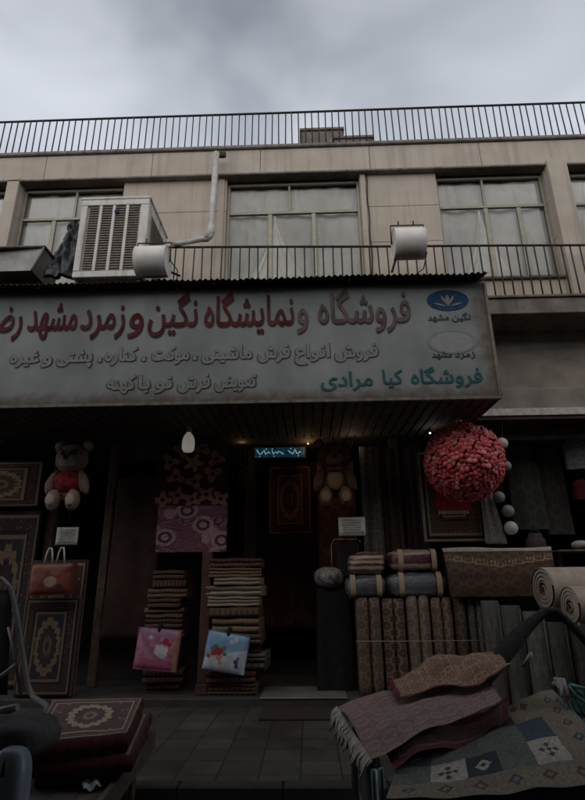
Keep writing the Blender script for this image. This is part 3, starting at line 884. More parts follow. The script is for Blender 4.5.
# barrel shaped floodlights on arms
def floodlight(label, px, py, Y, w_px, h_px, arm, frame_px=None):
    c = at(px, py, Y); s = c.z-at(px, py+1, Y).z
    L = w_px*s*.74; r = h_px*s*.5*.82
    root = empty('floodlight', tuple(c), label, 'floodlight', 'barrel floodlights above the sign')
    q = MB()
    N = 22
    # bent sheet housing: round in front, open at the back below
    q.sheet(lambda u, v: (-L/2+L*u, r*math.cos(R(60)+R(300)*v), r*math.sin(R(60)+R(300)*v)), 4, 30, th=.012)
    q.build('housing', M['lampwhite'], root)
    for sx in (-1, 1):
        q = MB(); q.lathe([(.001, 0), (r*.985, 0), (r*.985, .012), (.001, .012)], (sx*(L/2-.01)-(.006), 0, 0), (1, 0, 0), 24, smooth=False)
        q.build('end_cap', M['lampwhite'], root)
    q = MB()
    q.tube([(-L/2-.02, 0, 0), (-L/2-.02, .0, r+.10), (L/2+.02, .0, r+.10), (L/2+.02, 0, 0)], .012, 6)
    for sx in (-.55, .45): q.tube([(sx*L/2, 0, r+.10), (sx*L/2, .0, r+.17)], .010, 6)
    q.build('bracket', M['iron'], root)
    for sx in (-1, 1):
        q = MB(); q.tube([(sx*(L/2-.035), (r+.002)*math.cos(2*PI*k/28), (r+.002)*math.sin(2*PI*k/28)) for k in range(28)], .007, 5, closed=True); q.build('rim_band', M['trim_alu'], root)
    q = MB(); q.tube([(L/2+.005, r*.4, r*.3), (L/2+.08, r*.9, -r*.1), (L/2+.05, r*1.6, -r*.9), (L/2-.1, r*2.2, -r*1.2), (L/2-.35, r*2.6, -r*1.1)], .008, 5); q.build('cable', M['black'], root)
    q = MB(); p = at(*arm)
    q.tube([(-L*.05, .02, r+.06), (-L*.2, r*.9, r*.5), tuple(p-c)], .016, 6); q.build('arm', M['iron'], root)
floodlight('white barrel floodlight alone on an arm in front of the balcony railing', 408.5, 244, 6.15, 35, 31, (392, 272, 6.1))
floodlight('white barrel floodlight beside the air cooler', 153, 262, 5.95, 36, 31, (180, 276, 6.15))

# sheet metal hood and dark bag beside the cooler
p0 = at(-22, 276, 6.2); p1 = at(44, 248, 6.2)
hood = empty('duct_hood', tuple(p0), 'grey sheet metal duct hood lying at the edge of the awning', 'duct')
w = p1.x-p0.x; h = p1.z-p0.z
q = MB()
o = len(q.v)
for (x, y, z) in ((0, -.10, 0), (w*.93, -.10, 0), (w*.93, .5, 0), (0, .5, 0), (.0, .06, h*.98), (w, .0, h), (w, .5, h), (0, .5, h)): q.v.append(V((x, y, z)))
for f in ((3,2,1,0), (0,1,5,4), (1,2,6,5), (2,3,7,6), (3,0,4,7)): q.face([o+k for k in f])
q.build('hood_body', M['greymetal'], hood)
q = MB(); q.box((-.02, -.03, h+.003), (w+.03, .54, h+.035), bev=.01); q.tube([(w*.93+.004, -.11, .0), (w+.004, -.01, h)], .014, 6); q.build('hood_rim', M['coping'], hood)
c = at(69, 256, 6.35)
q = MB()
ba, bb_, bc_, bd_ = at(44, 278, 6.3)-c, at(82, 279, 6.25)-c, at(80, 222, 6.45)-c, at(70, 228, 6.5)-c
q.sheet(lambda u, v: ba*(1-u)*(1-v)+bb_*u*(1-v)+bc_*u*v+bd_*(1-u)*v+V((.05*noise.noise(V((u*4, v*5, 2))), -.10*math.sin(PI*u)*(1-.4*v)-.05*math.sin(u*13+v*4)*(1-v*.5)+.06*noise.noise(V((u*6, v*7, 1))), .05*noise.noise(V((u*5, v*3, 7))))), 44, 40, th=.05)
bag = q.build('black_bag', mat('black_plastic_bag', (.018, .02, .026), .45, .4, 9, bump=.5, bscale=18)); bag.location = c
tag(bag, 'dark plastic bag slumped against the air cooler', 'bag')

# ================================================================ SHOP FRONT
RUG = {
 'red': rug_mat('red_persian_rug', (.13, .022, .022), (.075, .018, .018), (.33, .25, .16), (.03, .02, .03), reps=5, aspect=.7),
 'brown': rug_mat('brown_persian_rug', (.11, .06, .038), (.085, .04, .028), (.28, .21, .14), (.035, .022, .02), reps=4, aspect=.7),
 'navy': rug_mat('dark_garden_rug', (.03, .03, .036), (.06, .035, .03), (.22, .15, .09), (.02, .02, .022), reps=5, aspect=.7),
 'beige': rug_mat('beige_rug', (.26, .20, .14), (.14, .075, .05), (.40, .33, .25), (.08, .045, .035), reps=4, aspect=1.0),
 'top': rug_mat('medallion_rug', (.075, .022, .024), (.10, .035, .028), (.42, .32, .20), (.035, .016, .018), reps=5, aspect=1.5, bw=.12),
 'pinkbrown': woven_mat('shaggy_rose_rug', [(.29, .20, .18), (.17, .09, .085), (.40, .31, .27), (.33, .225, .19)], 9, 7, 4.0, .8),
 'orange': woven_mat('tan_patterned_rug', [(.31, .19, .125), (.13, .05, .04), (.42, .30, .21), (.22, .10, .07)], 5, 2, 3.0, .3),
 'framed': rug_mat('silk_tableau_rug', (.15, .018, .016), (.10, .075, .05), (.30, .25, .18), (.03, .024, .02), kind='plain', reps=3, bw=.26, aspect=.8),
}
def foldmat(name, cols, n=3): return woven_mat(name, [cols[0], cols[1], cols[2], sc3(cols[2], .8)], 9, 3.5)
FOLD = [foldmat('fold_cream', [(.40, .33, .24), (.05, .035, .03), (.46, .39, .30)]),
        foldmat('fold_tan', [(.24, .16, .105), (.10, .055, .04), (.30, .22, .15)]),
        foldmat('fold_maroon', [(.10, .028, .028), (.05, .02, .02), (.24, .17, .12)]),
        foldmat('fold_brown', [(.12, .07, .048), (.06, .032, .025), (.22, .16, .11)]),
        foldmat('fold_grey', [(.16, .14, .12), (.06, .05, .048), (.26, .23, .20)])]

def flat_rug(name, label, cat, px0, py0, px1, py1, Y, material, th=.014, wave=.02, lean=0.0, group=None, skew=0.0, nu=20, nv=24):
    p0 = at(px0, (py0+py1)/2, Y); p1 = at(px1, (py0+py1)/2, Y); zt = at((px0+px1)/2, py0, Y).z; zb = at((px0+px1)/2, py1, Y).z
    w = p1.x-p0.x; h = zt-zb
    q = MB(); s = random.uniform(0, 9)
    q.sheet(lambda u, v: (-w/2+w*u+skew*v, -lean*(1-v)+wave*noise.noise(V((u*2.2, v*2.2, s)))*(1.3-v)+wave*.4*math.sin(u*9+s), h*v), nu, nv, th=-0.0 + th)
    o = q.build(name, [material]); o.location = ((p0.x+p1.x)/2, Y, zb)
    return tag(o, label, cat, group)

def fold_profile(d, t, layers, sag=.0):
    """outline of a textile folded over and over: rounded lips in front, plain back"""
    pr = [(d, 0.0)]
    k = t/layers
    out = []
    for i in range(layers):
        for j in range(7):
            a = -PI/2 + PI*j/6
            out.append((.02 - math.cos(a)*k*.55*random.uniform(.8, 1.1) + random.uniform(-.003, .003), (i+.5)*k + math.sin(a)*k*.47))
        if i < layers-1: out.append((.035, (i+1)*k))
    return out[::1] + [(d, t), (d, t*.5)] + [(d, 0.0)][:1]

def folded_rug(label, x, y, z, w, d, t, material, layers=2, rz=0.0, group=None, name='folded_rug', cat='rug', standing=False):
    q = MB()
    pr = fold_profile(d, t, layers)
    if standing:   # lips upright
        q.extrude(pr, (-t/2, 0, 0), (0, 1, 0), (1, 0, 0), (0, 0, 1), w, 8, jit=.006, smooth=True)
    else:
        q.extrude(pr, (-w/2, 0, 0), (0, 1, 0), (0, 0, 1), (1, 0, 0), w, 10, jit=.012, smooth=True)
    o = q.build(name, [material]); o.location = (x, y, z); o.rotation_euler.z = rz
    return tag(o, label, cat, group)

ORD = ['bottom', 'second from the bottom', 'third from the bottom', 'fourth from the bottom', 'fifth from the bottom', 'sixth from the bottom', 'seventh from the bottom',
       'seventh from the top', 'sixth from the top', 'fifth from the top', 'fourth from the top', 'third from the top', 'second from the top', 'topmost']
CN = {0: 'cream banded', 1: 'tan', 2: 'maroon', 3: 'brown', 4: 'grey'}
def stack(px0, px1, py_top, Y, n, cols, where, d=.5, z0=.097):
    xa = at(px0, 630, Y).x; xb = at(px1, 630, Y).x; zt = at((px0+px1)/2, py_top, Y).z
    t = (zt-z0)/n
    names = ORD[:n//2]+ORD[-(n-n//2):]
    wt = [random.choice([.6, .8, 1, 1.1, 1.5]) for _ in range(n)]; tot = sum(wt); zz_ = z0
    for i in range(n):
        ci = cols[i % len(cols)]
        w = (xb-xa)*random.uniform(.84, 1.04)
        folded_rug('%s folded rug, %s in the stack %s' % (CN[ci], names[i], where), (xa+xb)/2+random.uniform(-.035, .035), Y+random.uniform(-.05, .04), zz_, w, d, (zt-z0)*wt[i]/tot*.985, FOLD[ci],
                   random.choice([1, 2, 2, 3]) if wt[i] > .7 else 1, R(random.uniform(-5, 5)), 'folded rugs stacked '+where)
        zz_ += (zt-z0)*wt[i]/tot
stack(207, 262, 558, 7.46, 13, [3, 2, 3, 4, 2, 3, 1, 3, 0, 0, 0, 1, 2], 'beside the doorway')
stack(145, 184, 570, 7.75, 12, [2, 3, 2, 2, 3, 2, 3, 1, 3, 1, 2, 3], 'beside the hanging brown rug', .45)

# reddish post between the two stacks
p0 = at(202, 690, 7.5); p1 = at(202, 552, 7.5)
q = MB(); q.box((-.065, -.05, 0), (.065, .05, p1.z-.097), bev=.012); q.box((-.08, -.065, 0.0), (.08, .065, .12), bev=.01)
o = q.build('wooden_post', M['redwood']); o.location = (p0.x, 7.52, .097)
tag(o, 'reddish wooden post standing between two stacks of folded rugs', 'post')

# zipped quilt bags with printed fronts
def quilt_bag(label, px, py, wpx, hpx, Y, tilt, mats, mf, depth=.13, handles=False, name='quilt_bag', tilt_x=0.0):
    c = at(px, py, Y); s = c.z-at(px, py+1, Y).z
    w = wpx*s; h = hpx*s
    root = empty(name, tuple(c), label, 'bag'); root.rotation_euler = (tilt_x, R(tilt), 0)
    def side(sgn):
        def fn(u, v):
            e = (1-abs(2*u-1)**5)*(1-abs(2*v-1)**5)
            return (-w/2+w*u, -sgn*(depth*.3+depth*.3*e+.006*noise.noise(V((u*5, v*5, px)))), -h/2+h*v)
        return fn
    q = MB(); q.sheet(side(1), 56, 44, mf=mf)
    q.build('printed_front', mats, root)
    q = MB(); q.sheet(lambda u, v: side(-1)(1-u, v), 12, 12)
    for i in range(12):
        pass
    P = [(-w/2, -h/2), (w/2, -h/2), (w/2, h/2), (-w/2, h/2)]
    for k in range(4):
        a, bq = P[k], P[(k+1) % 4]
        o = len(q.v); q.v += [V((a[0], -depth*.3, a[1])), V((bq[0], -depth*.3, bq[1])), V((bq[0], depth*.3, bq[1])), V((a[0], depth*.3, a[1]))]
        q.face((o+3, o+2, o+1, o)[::-1])
    q.build('bag_body', mats[0], root)
    q = MB(); q.tube([(P[k][0], -depth*.3, P[k][1]) for k in range(4)], .008, 6, closed=True); q.build('piping', mats[1], root)
    q = MB()
    if handles:
        for xx in (-.06, .10):
            q.tube([(xx-.07, -.02, h/2), (xx-.045, -.03, h/2+.14), (xx-.02, -.03, h/2+.2), (xx+.015, -.03, h/2+.2), (xx+.03, -.03, h/2+.13), (xx+.04, -.02, h/2)], .011, 6)
        q.build('handle', M['lampwhite'], root)
    else:
        q.box((-.03, -depth*.3-.02, h/2-.06), (.015, depth*.3, h/2+.07), bev=.01); q.build('clip', M['black'], root)
    return root
def circles(cs, base):
    def f(u, v):
        for (x, y, r, m_) in cs:
            if (u-x)**2+((v-y)*.86)**2 < r*r: return m_
        return base(u, v) if callable(base) else base
    return f
P_ = lambda n, c: mat(n, c, .45, .25, 9)
pk = [P_('bag_pink', (.50, .22, .33)), P_('bag_rose', (.42, .12, .20)), P_('bag_white', (.62, .58, .58)), P_('bag_crimson', (.42, .04, .07)), P_('bag_tan', (.42, .25, .15)), P_('bag_mauve', (.30, .17, .28))]
quilt_bag('pink printed quilt bag with a white flower hung in front of the dark stack', 158, 649, 47, 41, 7.42, 5, pk,
    circles([(.70, .72, .075, 3), (.79, .64, .05, 3), (.60, .48, .13, 2), (.52, .56, .06, 2), (.66, .40, .09, 2), (.49, .44, .05, 2), (.70, .52, .07, 2), (.92, .75, .05, 4), (.93, .5, .06, 4), (.92, .25, .05, 4), (.2, .7, .06, 5), (.32, .55, .05, 5), (.14, .42, .05, 0), (.33, .8, .04, 2)],
            lambda u, v: 4 if u > .9 else (1 if v < .27 else (5 if v > .82 else (0 if (int(u*9)+int(v*7)) % 3 else 1)))))
bl = [P_('bag_sky', (.24, .40, .56)), P_('bag_navy', (.06, .08, .20)), P_('bag_cloud', (.55, .60, .64)), P_('bag_red', (.42, .06, .06)), P_('bag_leaf', (.10, .22, .10)), P_('bag_violet', (.24, .14, .34)), P_('bag_peach', (.50, .26, .20))]
quilt_bag('pale blue printed quilt bag with red flowers clipped to the stack beside the doorway', 226.5, 652, 47, 39, 7.30, 9, bl,
    circles([(.34, .52, .09, 3), (.22, .46, .07, 3), (.44, .60, .06, 5), (.26, .62, .06, 4), (.36, .36, .07, 6), (.17, .56, .05, 5), (.48, .46, .05, 4), (.12, .36, .05, 3), (.40, .24, .05, 6), (.60, .80, .05, 2), (.70, .86, .06, 2), (.77, .30, .055, 1), (.79, .20, .05, 1), (.81, .40, .04, 5)],
            lambda u, v: 2 if v < .30+.35*u else 0))
og = [P_('bag_orange', (.20, .055, .028)), P_('bag_brick', (.13, .03, .02)), P_('bag_buff', (.30, .23, .16)), P_('bag_black', (.05, .03, .03)), P_('bag_fruit', (.25, .09, .07))]
quilt_bag('orange and red printed quilt bag with white handles lying on an upright rug', 53, 579, 46, 31, 7.15, -1.5, og,
    circles([(.22, .6, .13, 4), (.38, .78, .10, 0), (.6, .75, .12, 4), (.78, .6, .10, 0), (.30, .3, .08, 1), (.5, .42, .15, 2), (.72, .25, .08, 3), (.86, .8, .08, 1)],
            lambda u, v: 1 if (v < .2 or u > .92) else 0), handles=True)

# leaning upright rug under that bag, trolley etc.
flat_rug('upright_rug', 'dark oval patterned rug standing upright beneath the orange quilt bag', 'rug', 20, 598, 74, 697, 7.30, RUG['navy'], th=.09, wave=.01)
flat_rug('upright_rug', 'brown edge of a second rug standing behind the orange quilt bag', 'rug', 24, 560, 80, 697, 7.42, RUG['brown'], th=.05, wave=.008)
flat_rug('hanging_rug', 'reddish brown rug hanging high beside the pink teddy bear', 'rug', -40, 462, 43, 507, 7.75, RUG['brown'], wave=.03)
flat_rug('hanging_rug', 'dark floral rug hanging at the edge of the shop front below another rug', 'rug', -30, 511, 30, 690, 7.85, RUG['navy'], wave=.03)
flat_rug('hanging_rug', 'long plain brown rug hanging beside the pink patterned mat', 'rug', 107, 478, 156, 640, 7.9, mat('plain_brown_rug', (.06, .03, .022), .95, .45, 6, bump=.4), wave=.05, skew=.06)
flat_rug('wall_tile_picture', 'small square framed picture hanging above the long brown rug', 'picture', 137, 433, 159, 460, 7.85, mat('picture_print', (.07, .06, .045), .6, .7, 14), wave=.0, th=.03)

# cut pile mats with flowers and rings
def mat_pattern(nm, label, px0, py0, px1, py1, Y, cols, mf):
    p0 = at(px0, (py0+py1)/2, Y); p1 = at(px1, (py0+py1)/2, Y); zt = at((px0+px1)/2, py0, Y).z; zb = at((px0+px1)/2, py1, Y).z
    w = p1.x-p0.x; h = zt-zb; q = MB()
    def fn(u, v):
        m_ = mf(u, v); hgt = .012 if m_ else 0
        return (-w/2+w*u, -hgt+.025*math.sin(u*6)*(1-v)+.01*noise.noise(V((u*30, v*30, 1))), h*v)
    q.sheet(fn, 90, 84, th=.02, mf=mf)
    o = q.build(nm, cols); o.location = ((p0.x+p1.x)/2, Y, zb); return tag(o, label, 'rug')
def flowerf(cs):
    def f(u, v):
        for (x, y, r, n, ph, a, bq) in cs:
            dx, dy = u-x, v-y; d = math.hypot(dx, dy)
            if d < r*.26: return bq
            if d < r*1.15*(.72+.28*math.cos(n*math.atan2(dy, dx)+ph)): return a
        return 0
    return f
sh = [mat('shag_wine', (.065, .02, .02), 1, .4, 30, bump=.6, bscale=120), mat('shag_brown', (.40, .20, .14), 1, .4, 30, bump=.6, bscale=120), mat('shag_gold', (.45, .30, .15), 1, .4, 30, bump=.6, bscale=120), mat('shag_rose', (.38, .18, .165), 1, .4, 30, bump=.6, bscale=120)]
cs = [(.5, .70, .13, 5, .4, 2, 1)]
for k in range(7): a = 2*PI*k/7+.3; cs.append((.5+.33*math.cos(a), .68+.27*math.sin(a), .12, 3, a*2, 1 if k % 2 else 3, 0))
for k in range(5): cs.append((.1+.2*k, .14+.07*(k % 2), .12, 4, k, 3 if k % 2 else 1, 0))
mat_pattern('floral_mat', 'dark wine shaggy mat with brown star flowers hanging behind the white bulb', 157, 444, 229, 509, 7.72, sh, flowerf(cs))
pkm = [mat('shag_pink', (.27, .135, .155), 1, .4, 26, bump=.6, bscale=120), mat('shag_plum', (.10, .04, .055), 1, .4, 26, bump=.6, bscale=120), mat('shag_palepink', (.40, .24, .26), 1, .3, 26, bump=.6, bscale=120), mat('shag_dustyrose', (.20, .08, .11), 1, .3, 26, bump=.6, bscale=120)]
def ringf(u, v):
    for (x, y) in ((.12, .32), (.66, .58), (.93, .24), (.42, .90)):
        d = math.hypot(u-x, (v-y)*.8)
        if d < .055: return 2
        if d < .10: return 1
        if d < .155: return 2
    n = noise.noise(V((u*5, v*4, 2.5)))
    return 3 if n > .18 else (2 if n < -.22 else (1 if abs(n) < .03 else 0))
mat_pattern('ring_mat', 'dusty pink mat with dark rings hanging below the wine floral mat', 157, 506, 227, 552, 7.66, pkm, ringf)

# notices and bulb
def notice(label, px0, py0, px1, py1, Y):
    p0 = at(px0, py1, Y); p1 = at(px1, py0, Y); w = p1.x-p0.x; h = p1.z-p0.z
    root = empty('paper_notice', tuple(p0), label, 'notice')
    q = MB(); q.sheet(lambda u, v: (w*u, .012*math.sin(u*3), h*v), 8, 4, th=.004)
    for k in range(6):
        z = h*(.84-.13*k); xx_ = .10+random.uniform(0, .08)
        while xx_ < .84:
            ww_ = random.uniform(.03, .12); q.box((w*xx_, -.005, z+h*random.uniform(-.008, .008)), (w*min(.92, xx_+ww_), -.0005, z+h*random.uniform(.022, .04)), m=1); xx_ += ww_+.025
    q.build('sheet', [M['paper'], M['greyletter']], root)
    q = MB(); q.tube([(w*.5, .01, h), (w*.5, .012, h+.35)], .004, 4); q.build('string', M['black'], root)
notice('white paper notice hanging below the pink teddy bear', 55, 527, 79, 545, 7.5)
notice('white paper notice hanging below the brown teddy bear', 339, 517, 365, 536, 7.4)

c = at(188.5, 441, 6.9)
bulb = empty('hanging_bulb', tuple(c), 'unlit white light bulb with added faint glow hanging under the sign soffit', 'light bulb')
q = MB(); q.lathe([(.004, -.155), (.06, -.15), (.082, -.12), (.088, -.05), (.080, .03), (.058, .08), (.035, .105), (.03, .12)], (0, 0, 0), n=20); q.build('glass_bulb', emit('opal_glass_added_glow', (1, .92, .76), .14), bulb)  # the bulb is off; a faint glow is added to brighten it
q = MB(); q.lathe([(.034, .118), (.034, .19), (.02, .20), (.008, .21), (.006, .45)], (0, 0, 0), n=14); q.build('socket', mat('socket_bakelite', (.36, .33, .29), .5, .1), bulb)

# ---------------------------------------------------------------- teddy bears
def teddy(label, px, py_top, py_bot, Y, fur, muzzle, vest, eye, belly=None, string=True, headk=1.0):
    zt = at(px, py_top, Y).z; zb = at(px, py_bot, Y).z; H = (zt-zb)
    root = empty('teddy_bear', (at(px, (py_top+py_bot)/2, Y).x, Y, zb), label, 'teddy bear')
    q = MB(); k = H
    def B(c, r, m=0, j=.012, mat_=None): q.blob(V(c)*k, V((r[0], r[1]*.72, r[2]))*k, 46, 32, m, jitter=j*k, fr=14, mat=mat_, fuzz=.0035*k)
    B((0, 0, .36), (.185, .15, .21)); B((0, -.01, .70), (.235*headk, .19, .205))
    B((-.20*headk, .02, .88), (.085, .05, .085)); B((.20*headk, .02, .88), (.085, .05, .085))
    B((-.225, -.05, .38), (.075, .085, .17), mat_=Matrix.Rotation(R(22), 3, 'Y')); B((.225, -.05, .38), (.075, .085, .17), mat_=Matrix.Rotation(R(-22), 3, 'Y'))
    B((-.14, -.13, .14), (.095, .13, .135)); B((.14, -.13, .14), (.095, .13, .135))
    q.v = [V((v.x*.92, v.y, v.z)) for v in q.v]; q.build('body', fur, root)
    q = MB(); q.blob(V((0, -.13, .645))*k, V((.115, .085, .085))*k, 30, 20, jitter=.006*k, fr=14, fuzz=.003*k); q.build('muzzle', muzzle, root)
    q = MB(); q.blob(V((0, -.215, .675))*k, V((.035, .02, .025))*k, 10, 8); q.build('nose', M['black'], root)
    for sx in (-1, 1):
        q = MB(); q.blob(V((sx*.085, -.132, .755))*k, V((.024, .016, .024))*k, 10, 8); q.build('eye', M['black'], root)
        q = MB(); q.blob(V((sx*.13, -.215, .135))*k, V((.062, .025, .075))*k, 12, 8); q.build('paw_pad', muzzle, root)
        q = MB(); q.blob(V((sx*.20*headk, -.025, .88))*k, V((.055, .02, .055))*k, 12, 8); q.build('inner_ear', muzzle, root)
    if eye == 'brow':
        q = MB()
        for sx in (-1, 1): q.tube([V((sx*.015, -.205, .70))*k, V((sx*.06, -.165, .765))*k, V((sx*.115, -.135, .81))*k], .013*k, 6)
        q.build('brow', M['black'], root)
    q = MB()
    if vest is not None:
        q.blob(V((0, -.02, .385))*k, V((.195, .155, .165))*k, 20, 12); q.build('vest', vest, root)
    if belly is not None:
        q = MB(); q.blob(V((0, -.105, .37))*k, V((.11, .065, .15))*k, 14, 10); q.build('belly', belly, root)
        q = MB(); q.blob(V((-.055, -.165, .505))*k, V((.06, .03, .032))*k, 10, 8); q.blob(V((.055, -.165, .505))*k, V((.06, .03, .032))*k, 10, 8); q.blob(V((0, -.18, .50))*k, V((.022, .02, .022))*k, 8, 6); q.build('bow', mat('dark_red_bow', (.16, .02, .02), .8, .3), root)
    q = MB(); q.tube([(0, .02, H*.9), (0, .05, 3.6-zb)], .006, 5); q.build('string', M['black'], root)
    return root
furpink = mat('pale_pink_fur', (.40, .27, .22), 1, .3, 40, bump=.8, bscale=90); furcream = mat('cream_fur', (.55, .46, .38), 1, .3, 40, bump=.8, bscale=90)
furbrown = mat('brown_fur', (.15, .08, .045), 1, .35, 40, bump=.8, bscale=90); furtan = mat('tan_fur', (.27, .17, .09), 1, .3, 40, bump=.8, bscale=90)
vestmat = mat('red_print_vest', (.40, .03, .04), .9, .9, 16)
teddy('pale pink teddy bear in a red printed vest hanging on the dark shop front', 70.5, 438, 512, 7.35, furpink, furcream, vestmat, 'brow')
teddy('brown teddy bear with a tan belly and dark bow hanging over the doorway side', 334.5, 436, 509, 7.35, furbrown, furtan, None, '', furtan, headk=1.08)

# ---------------------------------------------------------------- doorway
def emissive_sign():
    p0 = at(253, 459, 8.45); p1 = at(306, 446, 8.45); w = p1.x-p0.x; h = p1.z-p0.z
    root = empty('led_sign', tuple(p0), 'glowing blue LED sign strip above the dark doorway', 'LED sign')
    q = MB(); q.box((0, 0, 0), (w, .05, h), bev=.008); q.build('case', M['black'], root)
    t = NT('led_glow'); x, y, z = t.sep(t.out('Generated'))
    n = t.noise(t.map(t.out('Generated'), (9, 1, 2.5)), 1.6, 3)
    c = t.ramp(n, [(.35, (.004, .02, .035)), (.55, (.02, .16, .24))])
    t.l.new(c, t.b.inputs['Emission Color']); t.b.inputs['Emission Strength'].default_value = .16
    face = t.done((.01, .02, .03), .4)
    q = MB(); q.sheet(lambda u, v: (.03+(w-.06)*u, -.004, .02+(h-.04)*v), 4, 2); q.build('screen', face, root)
    lit = emit('led_white', (.45, .8, 1.0), .30)
    rn = random.Random(4); q = MB()
    for (xa, xb) in ((.07, .32), (.36, .58), (.66, .90)):
        pts = [(w*(xa+(xb-xa)*k/9), -.010, h*(.45+.10*math.sin(k*1.7+xa*9)+(.22 if k in (0, 5) else 0))) for k in range(10)]
        q.tube(pts, .009, 5)
        for k in range(2): q.blob((w*rn.uniform(xa, xb), -.010, h*rn.choice([.2, .8])), .011, 6, 4)
    q.build('lit_stroke', lit, root)
emissive_sign()
def spot(label, px, py, Y, s, col, r, watt=1.0):
    c = at(px, py, Y); root = empty('ceiling_spot', tuple(c), label, 'spot lamp', 'small lit spot lamps under the shop ceiling')
    q = MB(); q.blob((0, 0, 0), r, 12, 8); q.build('lamp', emit('lamp_glow_'+str(px), col, s), root)
    ld = bpy.data.lights.new('spot_lamp_light', 'POINT'); ld.energy = watt; ld.color = col; ld.shadow_soft_size = .06
    lo_ = bpy.data.objects.new('spot_lamp_light', ld); C.objects.link(lo_); lo_.parent = root; lo_.location = (0, -.10, -.08)
    q = MB(); q.lathe([(r*.8, r*.6), (r*1.5, r*1.6), (r*1.3, r*3), (.01, r*3.2)], (0, 0, 0), n=14); q.tube([(0, 0, r*3), (0, .02, max(.1, 3.6-c.z))], .008, 5); q.build('lamp_holder', M['iron'], root)
spot('small warm lit spot lamp over the doorway beside the brown teddy bear', 308, 443.5, 8.4, 1.0, (1, .62, .28), .016, 1.0)
spot('tiny warm lit spot lamp at the corner of the doorway', 243, 440.5, 8.4, 3.0, (1, .6, .3), .014, .5)
spot('small white lit spot lamp beside the red flower ball', 430, 433, 7.6, 1.2, (.95, .97, 1), .016, .3)
spot('tiny lit spot lamp above the grey curtain', 350, 444, 8.0, 2.0, (1, .8, .6), .012, .6)
c = at(243, 446, 8.0)
gar = empty('ring_garland', tuple(c), 'string of small pale rings hanging beside the doorway', 'garland')
q = MB()
for k in range(6):
    q.tube([(.05*math.cos(a), 0, -.10*k-.06+.045*math.sin(a)) for a in [2*PI*j/12 for j in range(12)]], .008, 5, closed=True)
q.build('ring', mat('ring_plastic', (.25, .13, .17), .4, .3), gar)
DR = rug_mat('doorway_rug', (.20, .045, .036), (.13, .035, .03), (.36, .24, .15), (.06, .03, .03), reps=5, aspect=.7)
DR2 = woven_mat('doorway_kilim', [(.20, .055, .042), (.07, .03, .026), (.24, .13, .085), (.15, .06, .045)], 2.2, 3.2)
flat_rug('hanging_rug', 'red medallion rug hanging inside the doorway under the blue sign', 'rug', 268, 465, 312, 535, 9.0, DR, wave=.06)
flat_rug('hanging_rug', 'wide dim red checked rug hanging at the back of the doorway', 'rug', 244, 462, 322, 630, 9.9, DR2, wave=.08)
flat_rug('hanging_rug', 'narrow dim red rug hanging behind the brown teddy bear', 'rug', 318, 462, 356, 580, 8.8, DR2, wave=.05)
a0 = atz(262, 710, .012); a1 = atz(342, 726, .012)
q = MB(); q.sheet(lambda u, v: (a0.x+(a1.x-a0.x)*u, 6.62+.62*v, .016+.004*noise.noise(V((u*5, v*5, 0)))), 14, 8, th=.012)
tag(q.build('doormat', mat('doormat_fibre', (.035, .022, .018), 1, .4, 30, bump=.6)), 'dark reddish doormat lying on the pavement below the doorstep', 'mat')

# black cloth table with a round flowered cushion, and a chair behind it
p0 = at(318, 640, 7.75); p1 = at(352, 640, 7.75); zt = at(335, 588, 7.7).z
tb = empty('display_table', ((p0.x+p1.x)/2, 7.95, .097), 'small table under a black cloth beside the doorway', 'table')
w = (p1.x-p0.x); h = zt-.097
q = MB()
q.sheet(lambda u, v: ((w/2+.03*(1-v)*abs(math.sin(u*22)))*math.copysign(min(1, abs(math.cos(2*PI*u))*1.35), math.cos(2*PI*u)), (.24+.03*(1-v)*abs(math.sin(u*22)))*math.copysign(min(1, abs(math.sin(2*PI*u))*1.35), math.sin(2*PI*u)), h*v), 60, 8)
q.box((-w/2, -.24, h-.02), (w/2, .24, h+.002), bev=.01)
q.build('tablecloth', M['blackcloth'], tb)
for sx in (-1, 1):
    for sy in (-1, 1): q = MB(); q.tube([(sx*(w/2-.05), sy*.18, 0), (sx*(w/2-.05), sy*.18, h-.03)], .02, 6); q.build('leg', M['iron'], tb)
cm = NT('flowered_cushion'); x, y, _ = cm.sep(cm.out('UV'))
cc = cm.vor(cm.map(cm.out('UV'), (13, 5, 1)), 1.0, 'F1', 'Distance', .95)
cm_ = cm.done(cm.ramp(cc, [(.0, (.13, .06, .035)), (.20, (.46, .39, .31)), (.34, (.13, .12, .12)), (.5, (.33, .30, .27)), (.70, (.08, .07, .075))], 'LINEAR'), .55)
c = at(329.5, 578, 7.55)
q = MB(); q.blob((0, 0, 0), (.215, .2, .145), 24, 14, p=.85, jitter=.012, fr=5)
o = q.build('round_cushion', cm_); o.location = (c.x, 7.78, zt+.14); tag(o, 'rounded grey flowered cushion package lying on the black clothed table', 'cushion')

c = at(349, 571, 8.35)
chair = empty('office_chair', (c.x, 8.35, .097), 'dark chair with a grey backrest and chrome bar behind the carpet packages', 'chair')
zt2 = at(349, 541, 8.35).z-.097
q = MB(); q.rbox((0, 0, zt2-.28), (.34, .06, .50), .03); q.build('backrest', mat('chair_vinyl', (.045, .045, .05), .5, .3), chair)
q = MB(); q.tube([(-.24, 0, .5), (-.25, 0, zt2-.05), (-.2, 0, zt2+.03), (.15, 0, zt2+.02), (.2, 0, zt2-.02)], .015, 8); q.build('back_bar', M['chrome'], chair)
q = MB(); q.rbox((0, -.1, .48), (.46, .44, .08), .03); q.build('seat', M['blackcloth'], chair)
for sx in (-1, 1):
    for yy in (-.28, .1): q = MB(); q.tube([(sx*.2, yy, 0), (sx*.2, yy, .45)], .014, 6); q.build('leg', M['chrome'], chair)

